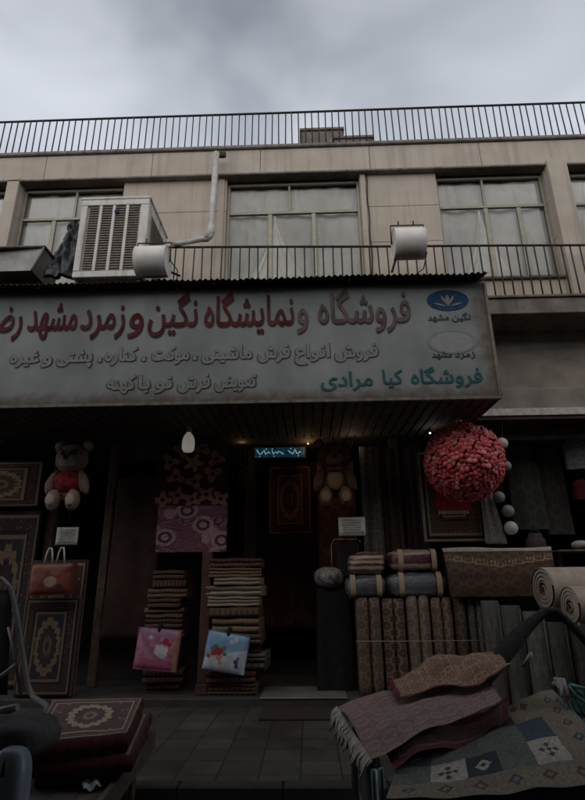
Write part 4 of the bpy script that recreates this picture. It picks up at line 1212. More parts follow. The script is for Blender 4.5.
# curtains / boards beside the doorway
flat_rug('hanging_runner', 'pale grey runner rug hanging beside the brown teddy bear', 'rug', 362, 446, 382, 560, 7.9, stripe_mat('runner_weave', [(.19, .165, .14), (.10, .08, .065), (.24, .21, .175)], 1.5), wave=.03)
flat_rug('hanging_runner', 'dark brown runner rug hanging next to the pale grey runner', 'rug', 383, 448, 398, 560, 7.95, stripe_mat('runner_brown', [(.09, .06, .045), (.05, .03, .025), (.13, .09, .07)], 1.5), wave=.03)
flat_rug('hanging_runner', 'wine red runner rug hanging beside the framed rug', 'rug', 405, 446, 419, 560, 7.95, stripe_mat('runner_wine', [(.07, .028, .025), (.035, .02, .02), (.10, .055, .045)], 1.5), wave=.03)

# framed tableau rug
p0 = at(421, 542, 7.6); p1 = at(484, 452, 7.6); w = at(484, 500, 7.6).x-at(421, 500, 7.6).x; h = p1.z-p0.z
fr = empty('framed_rug', (at(452.5, 500, 7.6).x, 7.6, p0.z), 'framed rug with a red centre hanging behind the red flower ball', 'picture')
q = MB()
for (x0, z0, x1, z1) in ((-w/2, 0, w/2, .035), (-w/2, h-.035, w/2, h), (-w/2, .036, -w/2+.035, h-.036), (w/2-.035, .036, w/2, h-.036)): q.box((x0, -.03, z0), (x1, .03, z1), bev=.008)
q.build('frame', mat('pale_gilt_frame', (.22, .19, .15), .5, .3, 8), fr)
q = MB(); q.sheet(lambda u, v: (-w/2+.036+(w-.072)*u, -.004, .036+(h-.072)*v), 12, 16, th=.01); q.build('woven_panel', RUG['framed'], fr)
q = MB(); q.box((-w*.27, -.010, h*.34), (w*.27, -.0045, h*.80)); q.build('woven_field', mat('woven_red_field', (.36, .022, .02), .95, .3, 20), fr)
q = MB()
for k in range(11): q.box((-.22+.04*k, -.012, h*.30), (-.19+.04*k, -.0065, h*.335))
q.build('woven_tassel', mat('woven_cream', (.45, .40, .32), .9, .1), fr)

# red flower ball
c = at(464, 461.5, 7.05); rb = 39.5*(c.z-at(464, 462.5, 7.05).z)
ball = empty('flower_ball', tuple(c), 'large round red ball of layered cup petals hanging under the sign corner', 'decoration')
q = MB(); q.blob((0, 0, 0), rb*.80, 24, 16); q.build('core', mat('ball_core', (.22, .02, .02), .8, .2), ball)
t = NT('red_petal'); n = t.noise(t.out('Object'), 9, 3)
petal = t.done(t.ramp(n, [(.3, (.42, .03, .035)), (.7, (.58, .10, .095))]), .38, 0, .5)
petalin = mat('petal_inside', (.62, .22, .20), .5, .25, 9)
q = MB(); N = 130
for k in range(N):
    zz = 1-2*(k+.5)/N; rr = math.sqrt(1-zz*zz); th = k*2.39996
    d = V((rr*math.cos(th), rr*math.sin(th), zz)); s = rb*random.uniform(.19, .215)
    dd = (d+V((random.uniform(-.1, .1), random.uniform(-.1, .1), random.uniform(-.1, .1)))).normalized()
    cb_ = d*rb*random.uniform(.84, .88); u_ = dd.orthogonal().normalized(); w_ = dd.cross(u_); a0_ = random.uniform(0, 6)
    for j in range(6):                                   # six soft petals round a paler heart
        a_ = a0_+2*PI*j/6; rad = u_*math.cos(a_)+w_*math.sin(a_); tan_ = dd.cross(rad)
        tilt = random.uniform(.45, .65); up_ = (dd*math.cos(tilt)-rad*math.sin(tilt)); out_ = (rad*math.cos(tilt)+dd*math.sin(tilt))
        m3 = Matrix((out_, tan_, up_)).transposed()
        q.blob(cb_+out_*s*.50, (s*.54, s*.40, s*.20), 10, 7, mat=m3, m=1 if random.random() < .12 else 0)
    q.blob(cb_+dd*s*.26, s*.26, 8, 6, m=1)
q.build('petal', [petal, petalin], ball)
q = MB(); q.tube([(0, 0, rb*.8), (0, .02, 3.6-c.z)], .01, 6); q.blob((0, 0, rb*1.05), .045, 10, 6); q.build('hanger', M['lampwhite'], ball)

# pale net cloth and a garland of white balls
p0 = at(486, 544, 7.45); p1 = at(508, 470, 7.45)
q = MB(); wN = at(508, 544, 7.45).x-p0.x; hN = p1.z-p0.z
q.sheet(lambda u, v: (wN*(.16*v+u*(1-.60*v)), .012*math.sin(u*14+v*2)+.1*v, hN*v), 24, 20, th=.006)
o = q.build('net_cloth', mat('pale_net', (.21, .19, .16), 1, .6, 45, bump=.6)); o.location = p0
tag(o, 'pale speckled cloth tapering upward beside the framed rug', 'cloth')
bg = empty('ball_garland', tuple(at(505, 440, 7.5)), 'garland of white plastic balls hanging beside the red flower ball', 'garland')
br = V(bg.location)
q = MB(); q.tube([(0, 0, .25)]+[tuple(at(px, py, 7.5)-br) for px, py in ((502, 446), (506, 463), (501, 490), (508, 511), (510, 530))], .006, 5); q.build('string', M['black'], bg)
wb = mat('ball_white', (.46, .45, .42), .5, .1); wb2 = mat('ball_grey', (.22, .22, .21), .5, .1)
for px, py, r, m_ in ((502, 443.5, .085, wb), (506, 466, .075, wb2), (499, 497, .08, wb2), (508, 511, .085, wb2), (511, 528, .092, wb)):
    q = MB(); q.blob((0, 0, 0), r, 16, 10); o = q.build('ball', m_, bg); o.location = at(px, py, 7.42)-br

# ---------------------------------------------------------------- carpets in front, on the step
SZ = .097
zt = at(400, 597, 7.36).z
cols = [('brown', [(.17, .115, .085), (.07, .04, .03), (.24, .18, .13)]), ('maroon', [(.12, .06, .048), (.06, .03, .025), (.27, .20, .15)]), ('tan', [(.25, .18, .135), (.09, .055, .042), (.30, .235, .18)]),
        ('dusky red', [(.20, .125, .095), (.075, .04, .034), (.28, .21, .16)]), ('dark brown', [(.10, .065, .05), (.05, .03, .025), (.15, .11, .085)]), ('grey brown', [(.15, .125, .105), (.06, .05, .045), (.19, .17, .145)])]
edges = [(358, 383), (384, 407.5), (408.5, 433), (434, 456), (457, 470), (471, 487)]
wheres = ['nearest the black clothed table', 'second from the black clothed table', 'third from the black clothed table', 'under the package edge and the brown bale', 'narrow, below the brown bale', 'last in the row beside the rolled rugs']
for (a, bq), (cn, cc), wh in zip(edges, cols, wheres):
    xa = at(a, 645, 7.36).x; xb = at(bq, 645, 7.36).x
    m_ = woven_mat('standing_'+cn.replace(' ', '_'), [cc[0], sc3(cc[1], .75), sc3(cc[2], 1.2), sc3(cc[2], 1.55)], 7, 9)
    folded_rug('%s folded rug standing upright, %s' % (cn, wh), (xa+xb)/2, 7.36, SZ, zt-SZ+random.uniform(-.03, .02), .34, (xb-xa)*.985, m_, 2 if bq-a > 15 else 1, 0, 'folded rugs standing in a row on the doorstep', name='standing_rug', standing=True)
pA = at(356, 641, 7.27); pB = at(490, 640, 7.27)
q = MB(); q.tube([(pA.x, 7.25, pA.z), ((pA.x+pB.x)/2, 7.25, (pA.z+pB.z)/2-.004), (pB.x, 7.26, pB.z)], .0045, 5)
tag(q.build('tie_string', mat('string_pale', (.36, .33, .29), .8, .1)), 'thin pale string tied across the row of standing folded rugs', 'string')

def package(label, px0, py0, px1, py1, Y, stripes, axis, straps=True, hgt=None, d=.42):
    p0 = at(px0, py1, Y); p1 = at(px1, py0, Y); w = p1.x-p0.x; h = p1.z-p0.z
    root = empty('carpet_package', ((p0.x+p1.x)/2, Y+d/2, p0.z), label, 'package', 'plastic wrapped packages on the standing rugs')
    q = MB(); q.blob((0, 0, h/2), (w/2*1.02, d/2, h/2*1.04), 26, 16, p=.55, jitter=.02, fr=6)
    q.build('wrapped_body', stripes, root)
    if straps:
        for sx in straps:
            q = MB(); N = 20
            pts = []
            for k in range(N):
                a = 2*PI*k/N
                se = lambda x: math.copysign(abs(x)**.55, x)
                pts.append((sx*w, se(math.cos(a))*(d/2+.010), h/2+se(math.sin(a))*(h/2*1.04+.008)))
            q.sheet(lambda u, v: V(pts[int(round(v*N)) % N])+V((.055*(u-.5)*2*.62, 0, 0)), 2, N)
            q.build('strap', strapm, root)
strapm = mat('tan_strap', (.42, .30, .19), .6, .2)
def pack_mat(name, cols, n, axis, rough=.28):
    t = NT(name); x, y, z = t.sep(t.out('Generated'))
    a = (x, y, z)[axis]; w = t.noise(t.out('Generated'), 3.5, 3)
    p = t.m('FRACT', t.m('MULTIPLY', t.m('ADD', a, t.m('MULTIPLY', w, .16)), n))
    c = t.ramp(p, [(k/len(cols), cols[k]) for k in range(len(cols))], 'CONSTANT')
    f = t.vor(t.out('Generated'), 13, 'F1', 'Distance')
    c = t.mix(t.m('MULTIPLY', t.m('LESS_THAN', f, .24), .6), c, cols[-1])
    t.bump(t.noise(t.out('Object'), 14, 4, .6, 1.5), .55, .03)
    t.b.inputs['Coat Weight'].default_value = .35; t.b.inputs['Coat Roughness'].default_value = .15
    return t.done(c, rough, 0, .5)
zp = at(400, 597, 7.36).z
package('dark grey wrapped package with tan straps, under the striped cream and red one', 347, 575, 387, 597.5, 7.28, pack_mat('wrap_dark', [(.10, .095, .10), (.15, .14, .14), (.07, .07, .075)], 2, 2), 2, (-.34, .30))
package('long slate grey wrapped package with two tan straps beside the brown bale', 389, 572, 447, 597.5, 7.28, pack_mat('wrap_slate', [(.12, .13, .14), (.19, .19, .19), (.08, .09, .10)], 2, 2), 2, (-.27, .36))
package('cream and red striped wrapped package on top of the dark grey one', 350, 552, 386, 574.5, 7.30, pack_mat('wrap_stripe', [(.10, .025, .025), (.42, .33, .22), (.16, .07, .04), (.36, .29, .21)], 2.2, 2), 2, None)
package('maroon wrapped package with cream ends on top of the slate grey one', 391, 549, 438, 571.5, 7.30, pack_mat('wrap_maroon', [(.12, .03, .04), (.32, .24, .19), (.09, .03, .035)], 1.6, 2), 2, (-.28, .40))

# big brown bale with a zigzag border
p0 = at(447, 597, 7.22); p1 = at(551, 547, 7.22); hb = p1.z-p0.z; xc = (p0.x+p1.x)/2; wb_ = (p1.x-p0.x)
bale_dark = woven_mat('bale_pile', [(.115, .07, .048), (.055, .032, .026), (.17, .115, .08), (.22, .16, .11)], 7, 5); bale_trim = mat('bale_border', (.25, .17, .105), .95, .3, 20, bump=.4); bale_top = mat('bale_top', (.40, .36, .29), .95, .3, 14, bump=.5)
q = MB()
def balef(u, v):
    # over the top, down the front
    a = v*1.36
    if a < .36: y = .42*(1-a/.36); z = hb+.012*math.sin(u*7)
    else: y = -.05*math.sin((a-.36)*PI); z = hb*(1-(a-.36))
    wf = wb_/2*(1 if a < .36 else 1-.07*(a-.36))
    return ((-wf+2*wf*u), y+.012*noise.noise(V((u*6, v*6, 3))), z)
def balem(u, v):
    a = v*1.36
    if a < .42: return 2
    zig = .52+.16*abs(2*((u*1.0+.0) % 1)-1)*0+.16*(1-abs(2*u-1))
    if abs(a-zig) < .035: return 1 if int(u*60) % 2 else 0
    if abs(a-zig-.07) < .018: return 1
    return 0
q.sheet(balef, 96, 44, th=-.03, mf=balem, edge=0)
q.box((-wb_/2*.90, .02, .0), (wb_/2*.90, .44, hb-.035), bev=.03)
o = q.build('folded_carpet', [bale_dark, bale_trim, bale_top]); o.location = (xc, 7.22, p0.z)
tag(o, 'thick brown folded carpet with a zigzag border and pale top lying beside the packages', 'carpet')

# pale rolled carpets lying, and rolls standing below
rollm = mat('cream_roll_back', (.37, .31, .245), .95, .25, 7, bump=.4, bscale=60); rollend = mat('roll_pile_end', (.10, .065, .048), .95, .5, 18, bump=.5)
def lying_roll(label, px, py, rpx, Y, L, rz):
    c = at(px, py, Y); r = rpx*(c.z-at(px, py+1, Y).z)
    root = empty('rolled_carpet', tuple(c), label, 'carpet', 'cream carpet rolls lying at the shop side'); root.rotation_euler.z = rz
    q = MB()
    q.lathe([(r*.97, 0), (r, .012), (r*1.01, L*.3), (r*.99, L*.7), (r, L)], (0, 0, 0), (1, 0, 0), 30); q.tube([(.0, -r*.5, -r*.86), (L, -r*.5, -r*.86)], .02, 6); q.build('backing', rollm, root)
    q = MB()
    prev = None
    o = len(q.v); N = 130; turns = 4.5
    for k in range(N):
        a = 2*PI*turns*k/N; rr = r*(.12+.85*k/N)
        for dr, dx in ((0, 0), (-.032, -.006), (-.062, .012)):
            q.v.append(V((dx+.002, math.cos(a)*(rr+dr*(1 if rr > .1 else .3)), math.sin(a)*(rr+dr*(1 if rr > .1 else .3)))))
    for k in range(N-1):
        for j in range(2): q.face((o+3*k+j, o+3*k+j+1, o+3*k+j+4, o+3*k+j+3), m=j)
    q.lathe([(r*.97, .02), (.001, .025)], (0, 0, 0), (1, 0, 0), 30, m=1)
    q.build('spiral_end', [rollm, rollend], root)
lying_roll('cream rolled carpet lying farther back, touching the brown bale', 543, 589, 22, 6.75, 2.2, R(8))
lying_roll('cream rolled carpet lying in front, cut off by the picture edge', 570, 606, 20, 6.2, 2.2, R(6))
def standing_roll(label, px0, px1, py, Y, col):
    xa = at(px0, 650, Y).x; xb = at(px1, 650, Y).x; zt = at((px0+px1)/2, py, Y).z; r = (xb-xa)/2
    q = MB(); m1 = woven_mat('roll_'+str(px0), [sc3(col, .8), sc3(col, .4), sc3(col, 1.15), sc3(col, 1.4)], 7, 5)
    h = zt-.01
    q.lathe([(r, 0), (r*1.02, h*.3), (r*.97, h*.7), (r*.99, h), (r*.93, h+.006), (r*.7, h-.01), (r*.66, h+.004), (r*.4, h-.012), (r*.36, h+.002), (.002, h-.02)], (0, 0, 0), n=26)
    q.tube([(r*.75, -r*.72, .0), (r*.73, -r*.70, h*.98)], .016, 6)
    o = q.build('standing_roll', [m1]); o.location = ((xa+xb)/2, Y+r, .004)
    return tag(o, label, 'rug', 'rolled rugs standing beside the cream rolls')
standing_roll('grey rolled rug standing upright directly below the end of the brown bale', 489, 507, 601, 7.0, (.15, .14, .125))
standing_roll('greenish grey rolled rug standing upright behind the black bent handle', 509, 529, 606, 6.9, (.12, .125, .105))
standing_roll('pale grey rolled rug standing upright under the nearest cream roll', 532, 552, 612, 6.75, (.17, .165, .145))
standing_roll('dark olive rolled rug standing upright under the cream roll ends', 553, 573, 622, 6.7, (.10, .10, .085))
standing_roll('dark grey rolled rug standing upright at the picture edge', 574, 596, 626, 6.7, (.12, .115, .10))

# ---------------------------------------------------------------- neighbouring shop: things hanging in the dark
def garment(label, px0, py0, px1, py1, Y, col, kind='coat'):
    p0 = at(px0, py1, Y); p1 = at(px1, py0, Y); w = p1.x-p0.x; h = p1.z-p0.z
    root = empty('hanging_garment', ((p0.x+p1.x)/2, Y, p0.z), label, 'garment', 'cloths hanging in the neighbouring shop')
    q = MB(); s = random.uniform(0, 9)
    def fn(u, v):
        k = .55+.45*(1-v)**.5 if v > .8 else 1.0-.08*v
        a = 2*PI*u; k2 = k*(1+.10*math.sin(a*5+s)*(1-v))
        return (w/2*k2*math.cos(a), .10*k2*math.sin(a), h*v)
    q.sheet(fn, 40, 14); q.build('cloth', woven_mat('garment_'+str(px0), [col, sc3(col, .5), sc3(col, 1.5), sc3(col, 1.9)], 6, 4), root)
    q = MB(); q.tube([(-w*.3, 0, h), (0, 0, h+.05), (w*.3, 0, h)], .008, 5); q.tube([(0, 0, h+.05), (0, 0, h+.14), (.03, 0, h+.17)], .006, 5); q.build('hanger', M['iron'], root)
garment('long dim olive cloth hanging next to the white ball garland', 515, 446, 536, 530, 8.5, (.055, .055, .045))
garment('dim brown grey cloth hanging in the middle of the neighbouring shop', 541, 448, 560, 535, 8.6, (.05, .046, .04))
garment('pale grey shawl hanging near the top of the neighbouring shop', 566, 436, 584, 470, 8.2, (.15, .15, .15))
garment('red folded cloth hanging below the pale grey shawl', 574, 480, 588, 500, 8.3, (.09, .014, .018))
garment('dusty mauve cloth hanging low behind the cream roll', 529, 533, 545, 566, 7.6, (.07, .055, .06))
q = MB(); q.blob((0, 0, 0), (.11, .12, .06), 18, 12, p=.9, jitter=.02)
o = q.build('white_bundle', mat('white_bundle_cloth', (.30, .29, .28), .8, .2)); o.location = at(580, 545, 7.3); tag(o, 'small white bundle resting on a shelf at the neighbouring shop', 'bundle')
b = MB(); p = at(580, 550, 7.3); b.box((p.x-.35, 7.1, p.z-.03), (p.x+1.2, 7.6, p.z), bev=.01)
for xx in (p.x-.28, p.x+1.1): b.box((xx, 7.35, 0.0), (xx+.05, 7.4, p.z-.031))
o = b.build('shelf_table', M['wood']); tag(o, 'narrow dark wooden shelf table carrying the white bundle', 'table')
# ================================================================ FOREGROUND: cart with spread rugs
RZ = -.12   # street level
def quad_sheet(q, A, B, Cc, D, nu, nv, th, fold=0.02, s=0.0, m=0, mf=None, edge=None, bow=None, fr=3.0):
    """A near corner, B next near corner, Cc far, D far; draped with folds"""
    A, B, Cc, D = V(A), V(B), V(Cc), V(D)
    n = (B-A).cross(D-A).normalized()
    def fn(u, v):
        p = A*(1-u)*(1-v)+B*u*(1-v)+Cc*u*v+D*(1-u)*v
        h = fold*noise.noise(V((u*fr+s, v*fr, s)))+fold*.35*noise.noise(V((u*fr*3+s, v*fr*3, s+5)))
        if bow: h += bow(u, v)
        return p+n*h
    q.sheet(fn, nu, nv, th=th, m=m, mf=mf, edge=edge)

# cart under the rugs
cart = empty('handcart', (1.0, 3.3, RZ), 'black handcart under the spread rugs with a dark wheel and bent handle', 'cart')
CR = V(cart.location)
class CB(MB):
    def build(s, name, mats, parent=cart):
        s.v = [V(v)-CR for v in s.v]; return MB.build(s, name, mats, parent)
kA, kB, kC, kD = at(386, 798, 2.75), at(640, 783, 2.95), at(552, 686, 3.95), at(405, 748, 3.35)
b = CB()
def bedf(u, v):
    p = kA*(1-u)*(1-v)+kB*u*(1-v)+kC*u*v+kD*(1-u)*v
    return p+V((0, .04, -.035))
b.sheet(bedf, 10, 10, th=.06)
lo = [V((p.x*.98+.01, p.y+.10, .12)) for p in (kA, kB, kC, kD)]
hi = [p+V((0, .10, -.08)) for p in (kA, kB, kC, kD)]
for k in range(4):
    a, c = k, (k+1) % 4
    b.sheet(lambda u, v: (lo[a].lerp(lo[c], u)).lerp(hi[a].lerp(hi[c], u), v)+V((0, .015*math.sin(u*18)*(1-v), 0)), 14, 6, th=.02)
b.build('cart_bed', M['blackcloth'])
b = CB()
wx, wy, wz, wr = .285, 3.36, .28, .40
b.tube([(wx, wy+wr*math.cos(2*PI*k/36), wz+wr*math.sin(2*PI*k/36)) for k in range(36)], .055, 10, closed=True)
b.build('wheel_tyre', M['black'])
b = CB()
b.tube([(wx, wy+(wr-.07)*math.cos(2*PI*k/36), wz+(wr-.07)*math.sin(2*PI*k/36)) for k in range(36)], .02, 6, closed=True)
for k in range(12): a = 2*PI*k/12; b.tube([(wx+.03*(-1)**k, wy, wz), (wx, wy+(wr-.07)*math.cos(a), wz+(wr-.07)*math.sin(a))], .006, 5)
b.lathe([(.001, -.07), (.05, -.07), (.05, .07), (.001, .07)], (wx, wy, wz), (1, 0, 0), 14); b.tube([(wx, wy, wz), (wx+.6, wy+.1, wz)], .02, 6)
b.build('wheel_rim', M['greymetal'])
b = CB()
for q in (kB, kC): b.tube([(q.x-.1, q.y+.12, q.z-.1), (q.x-.1, q.y+.12, RZ)], .03, 6)
b.build('leg', M['iron'])
hY = 4.3
hp = [at(470, 692, 4.0), at(489, 671, 4.1), at(508, 648, 4.2), at(528, 626, 4.3), at(545, 611, 4.35), at(556, 611, 4.35), at(570, 624, 4.35), at(590, 645, 4.3), at(600, 655, 4.3)]
b = CB(); b.tube(hp, [.055, .065, .066, .045, .03, .027, .03, .034, .034], 12)
b.build('bent_handle', mat('worn_black_grip', (.022, .019, .017), .9, .6, 12, bump=.6))
b = CB(); p = at(525.5, 660, 4.02); b.tube([p+V((-.03, 0, -.04)), p+V((0, -.02, 0)), p+V((.03, 0, .02)), p+V((.045, 0, .05))], [.010, .013, .019, .010], 8)
b.build('metal_clasp', M['greymetal'])

# kilim with squares
kc = [mat('kilim_'+n, c, .97, .5, 70, bump=.6, bscale=200, dirt=sc3(c, .62)) for n, c in (('sand', (.23, .19, .145)), ('slate', (.055, .07, .085)), ('blue', (.06, .078, .105)), ('ivory', (.45, .41, .35)), ('sage', (.13, .145, .125)), ('brown', (.10, .06, .045)), ('navy', (.038, .046, .058)))]
def kil(u, v):
    # border motifs
    def diamond(cx, cy, rx, ry): return abs(u-cx)/rx+abs(v-cy)/ry
    for k in range(7):
        cx = .08+.145*k
        d = diamond(cx, .11, .045, .075)
        if d < .75: return (5 if k % 3 else 2) if d > .38 else 0
    for k in range(5):
        d = diamond(.91, .27+.155*k, .045, .06)
        if d < .7: return (5 if k % 3 != 1 else 2) if d > .34 else 0
    for k in range(4):
        d = diamond(.74-.02*k, .9, .03, .05) if k == 0 else diamond(.2+.16*k, .93, .03, .04)
        if d < 1: return 5
    if .80 < u < .815 or .195 < v < .21: return 0
    if u < .80 and v > .21 and v < .86:
        nx, ny = 5, 2.6
        i = int(u/.80*nx); j = int((v-.21)/.65*ny)
        fu = (u/.80*nx) % 1; fv = ((v-.21)/.65*ny) % 1
        c = [[3, 6, 4, 4, 3], [6, 4, 3, 4, 2], [4, 2, 4, 6, 0]][j % 3][i % 5]
        if j == 0: c = [4, 3, 6, 4, 3][i]
        if j == 1: c = [6, 4, 4, 4, 2][i]
        d = abs(fu-.5)+abs(fv-.5)
        if c == 6: return 3 if d < .24 and d > .09 else 6
        if c == 3:
            for (ax_, ay_) in ((.5, .5), (.3, .5), (.7, .5), (.5, .28), (.5, .72)):
                if abs(fu-ax_)+abs(fv-ay_) < .11: return 5
            return 3
        return c
    return 0
q = MB()
quad_sheet(q, kA, kB, kC, kD, 130, 90, -.009, .026, 1.3, mf=kil, edge=0)
O = V(kA)
def place(q, name, mats, label, cat, group=None):
    o = V(q.v[0]); q.v = [V(v)-o for v in q.v]; ob = q.build(name, mats); ob.location = o; return tag(ob, label, cat, group)
place(q, 'kilim', kc, 'sand coloured kilim with blue, slate and ivory squares spread on the cart', 'rug')

# dark red bordered rug, rose shaggy rug, tan rug on top
redborder = mat('dark_red_binding', (.10, .022, .024), .95, .3, 12, bump=.4)
rr = rug_mat('dark_red_rug', (.12, .05, .045), (.11, .024, .026), (.24, .18, .15), (.045, .025, .025), kind='plain', reps=5, bw=.2, aspect=3)
q = MB()
quad_sheet(q, at(396, 776, 2.98), at(510, 727, 3.52), at(508, 704, 3.72), at(380, 750, 3.28), 60, 30, -.010, .026, 4.0, mf=lambda u, v: 1 if v < .13 or v > .93 or u < .05 or u > .97 else 0, edge=1, bow=lambda u, v: .03+.02*math.sin(u*7))
place(q, 'dark_red_rug', [rr, redborder], 'dark red bordered rug showing as a strip between the rose rug and the kilim', 'rug')
q = MB()
quad_sheet(q, at(371, 766, 2.98), at(503, 707, 3.50), at(478, 672, 4.15), at(338, 713, 3.68), 110, 70, -.012, .04, 7.0, edge=1, fr=2.2, mf=lambda u, v: 0,
           bow=lambda u, v: .03+.035*math.sin(PI*v)*(1-.3*u)+.022*(1-v)*math.sin(PI*min(1, u*1.3))**2+.012*abs(math.sin(u*6+v*3))**5)
place(q, 'rose_rug', [RUG['pinkbrown'], redborder], 'dusty rose shaggy rug spread at the near side of the cart pile', 'rug')
# pale knotted edge of the rose rug
q = MB(); rn = random.Random(11)
for k in range(46):
    t_ = k/45; p = V(at(338, 713, 3.66)).lerp(at(371, 766, 2.96), t_)+V((0, -.005, .03))
    q.tube([p, p+V((-.03+rn.uniform(-.012, .012), -.012, -.02)), p+V((-.045+rn.uniform(-.03, .02), -.02+rn.uniform(-.01, .01), -.075+rn.uniform(-.02, .02)))], [.012, .010, .005], 5)
o = q.build('fringe', mat('pale_fringe', (.36, .33, .29), .95, .3, 14)); rose = bpy.data.objects['rose_rug']
for v in o.data.vertices: v.co = v.co-rose.location
o.parent = rose
q = MB()
def obow(u, v):
    return .055+.011*math.sin(u*8.5+v*3.5)+.035*math.sin(PI*u)*v+.022*abs(math.sin(u*4.5+v*2.5))**6+.008*math.sin(u*15+v*9)
quad_sheet(q, at(399, 712, 3.50), at(517, 681, 3.72), at(499, 659, 4.15), at(388, 690, 3.92), 110, 60, -.010, .03, 2.2, edge=1, fr=3.2,
           mf=lambda u, v: 1 if u < .035 or v < .03 else 0, bow=obow)
place(q, 'tan_rug', [RUG['orange'], redborder], 'tan patterned rug with a dark binding lying in waves on top of the rose rug', 'rug')
# pale blue plastic edge hanging from the cart below the rose rug
q = MB(); q.sheet(lambda u, v: at(372, 770, 2.86).lerp(at(383, 768, 2.84), u)+V((0, .01*math.sin(u*9), -.42*(1-v))), 10, 8, th=.006)
place(q, 'plastic_strip', mat('pale_blue_plastic', (.22, .31, .31), .4, .3, 9), 'pale blue green plastic strip hanging from the cart beside the kilim', 'plastic sheet')
# teal tassels
teal = mat('teal_yarn', (.20, .37, .37), .95, .35, 20); ts = empty('yarn_tassel', tuple(at(566, 706, 3.75)), 'bunch of pale teal yarn tassels lying at the far corner of the kilim', 'tassel')
tr = V(ts.location); rn = random.Random(3)
for (px, py, ex, ey) in ((556, 682, 566, 700), (562, 696, 584, 694), (566, 703, 586, 712), (568, 712, 574, 735), (560, 700, 580, 724), (574, 722, 592, 738)):
    q = MB()
    for k in range(9):
        a = at(px+rn.uniform(-3, 3), py+rn.uniform(-3, 3), 3.78)-tr; e = at(ex+rn.uniform(-6, 6), ey+rn.uniform(-6, 6), 3.65)-tr
        m_ = a.lerp(e, .5)+V((rn.uniform(-.02, .02), -.02, .04+rn.uniform(-.02, .02)))
        q.tube([a, m_, e], [.013, .012, .007], 5)
    q.build('strand', teal if px != 556 else mat('pale_yarn', (.40, .38, .36), .95, .3, 20), ts)

# ================================================================ FOREGROUND: low wooden cart with folded rugs
bz = .36
wc = empty('wooden_handcart', (-1.6, 4.0, RZ), 'low wooden handcart carrying folded rugs beside the pavement', 'cart')
WR = V(wc.location)
class WB(MB):
    def build(s, name, mats, parent=wc):
        s.v = [V(v)-WR for v in s.v]; return MB.build(s, name, mats, parent)
e0 = atz(151, 733, bz); e1 = atz(96, 806, bz)
dirv = (e1-e0).normalized(); left = V((-dirv.y, dirv.x, 0)); left = left if left.x < 0 else -left
Lc = (e1-e0).length+.7
for k in range(9):
    b = WB()
    b.extrude([(0, 0), (.15, 0), (.15, .035), (0, .035)], e0+left*(.155*k)-V((0, 0, .035+(.0 if k else -.0))), left, (0, 0, 1), dirv, Lc*random.uniform(.97, 1.0), 4, jit=.004)
    b.build('plank', M['plank'])
b = WB()
b.extrude([(-.035, -.10), (-.003, -.10), (-.003, .03), (-.035, .03)], e0, left, (0, 0, 1), dirv, Lc, 4, jit=.004)
b.extrude([(.0, -.14), (1.4, -.14), (1.4, -.04), (.0, -.04)], e0+dirv*.05, left, (0, 0, 1), dirv, .06)
b.extrude([(.0, -.14), (1.4, -.14), (1.4, -.04), (.0, -.04)], e0+dirv*(Lc-.3), left, (0, 0, 1), dirv, .06)
b.build('side_rail', M['plank'])
for dd, ll in ((.1, .1), (.1, 1.2), (Lc-.2, .1), (Lc-.2, 1.2)):
    b = WB(); p = e0+dirv*dd+left*ll; b.tube([(p.x, p.y, RZ), (p.x, p.y, bz-.05)], .035, 6); b.build('leg', M['wood'])
# cardboard base, rugs
fz = .625
A, B, Cc, D = atz(30, 742, fz), atz(127.5, 733.5, fz), atz(143, 697.5, fz), atz(52, 699, fz)
def slab(label, A, B, Cc, D, z1, th, mats, name='folded_rug', cat='rug', group=None, rnd=.05, m_top=0, m_side=1):
    q = MB(); N = 40
    A, B, Cc, D = (V((p.x, p.y, 0)) for p in (A, B, Cc, D))
    def fn(u, v):
        # top with rounded shoulders that run down into the sides
        uu = (u*1.3-.15); vv = (v*1.3-.15)
        du = max(0, -uu, uu-1); dv = max(0, -vv, vv-1)
        cu, cv = min(1, max(0, uu)), min(1, max(0, vv))
        p = A*(1-cu)*(1-cv)+B*cu*(1-cv)+Cc*cu*cv+D*(1-cu)*cv
        dd = min(.15, max(du, dv))/.15
        c = (A+B+Cc+D)/4
        out = (p-c); out = out.normalized() if out.length > 0 else out
        bulge = .025*math.sin(PI*dd)
        wob = .008*noise.noise(V((cu*4, cv*4, z1*5)))
        return V((p.x+out.x*bulge, p.y+out.y*bulge, z1-dd*th+wob*(1-dd)))
    def mf(u, v):
        uu = u*1.3-.15; vv = v*1.3-.15
        return m_top if 0 <= uu <= 1 and 0 <= vv <= 1 else m_side
    q.sheet(fn, 52, 52, mf=mf)
    # remap the uv of the top to 0..1
    q.uv = [[(min(1, max(0, a*1.3-.15)), min(1, max(0, bq*1.3-.15))) for a, bq in f] for f in q.uv]
    o = q.build(name, mats); return tag(o, label, cat, group)
side_red = stripe_mat('rug_side_red', [(.085, .02, .02), (.045, .015, .015), (.11, .035, .03)], 4, axis=1)
slab('folded dark red rug with a cream medallion, topping the pile on the wooden cart', A, B, Cc, D, fz, .10, [RUG['top'], side_red])
A2, B2, C2, D2 = A+V((-.03, .02, 0)), B+V((.045, -.02, 0)), Cc+V((.07, .0, 0)), D
slab('folded dark maroon rug under the medallion rug on the wooden cart', A2, B2, C2, D2, fz-.105, .085, [RUG['red'], side_red])
card = mat('dark_cardboard', (.045, .042, .042), .85, .4, 6)
slab('dark box under the folded rugs on the wooden cart', A+V((.02, .1, 0)), B+V((-.06, .1, 0)), Cc+V((-.05, 0, 0)), D, fz-.195, .065, [card, card], 'cardboard_box', 'box')
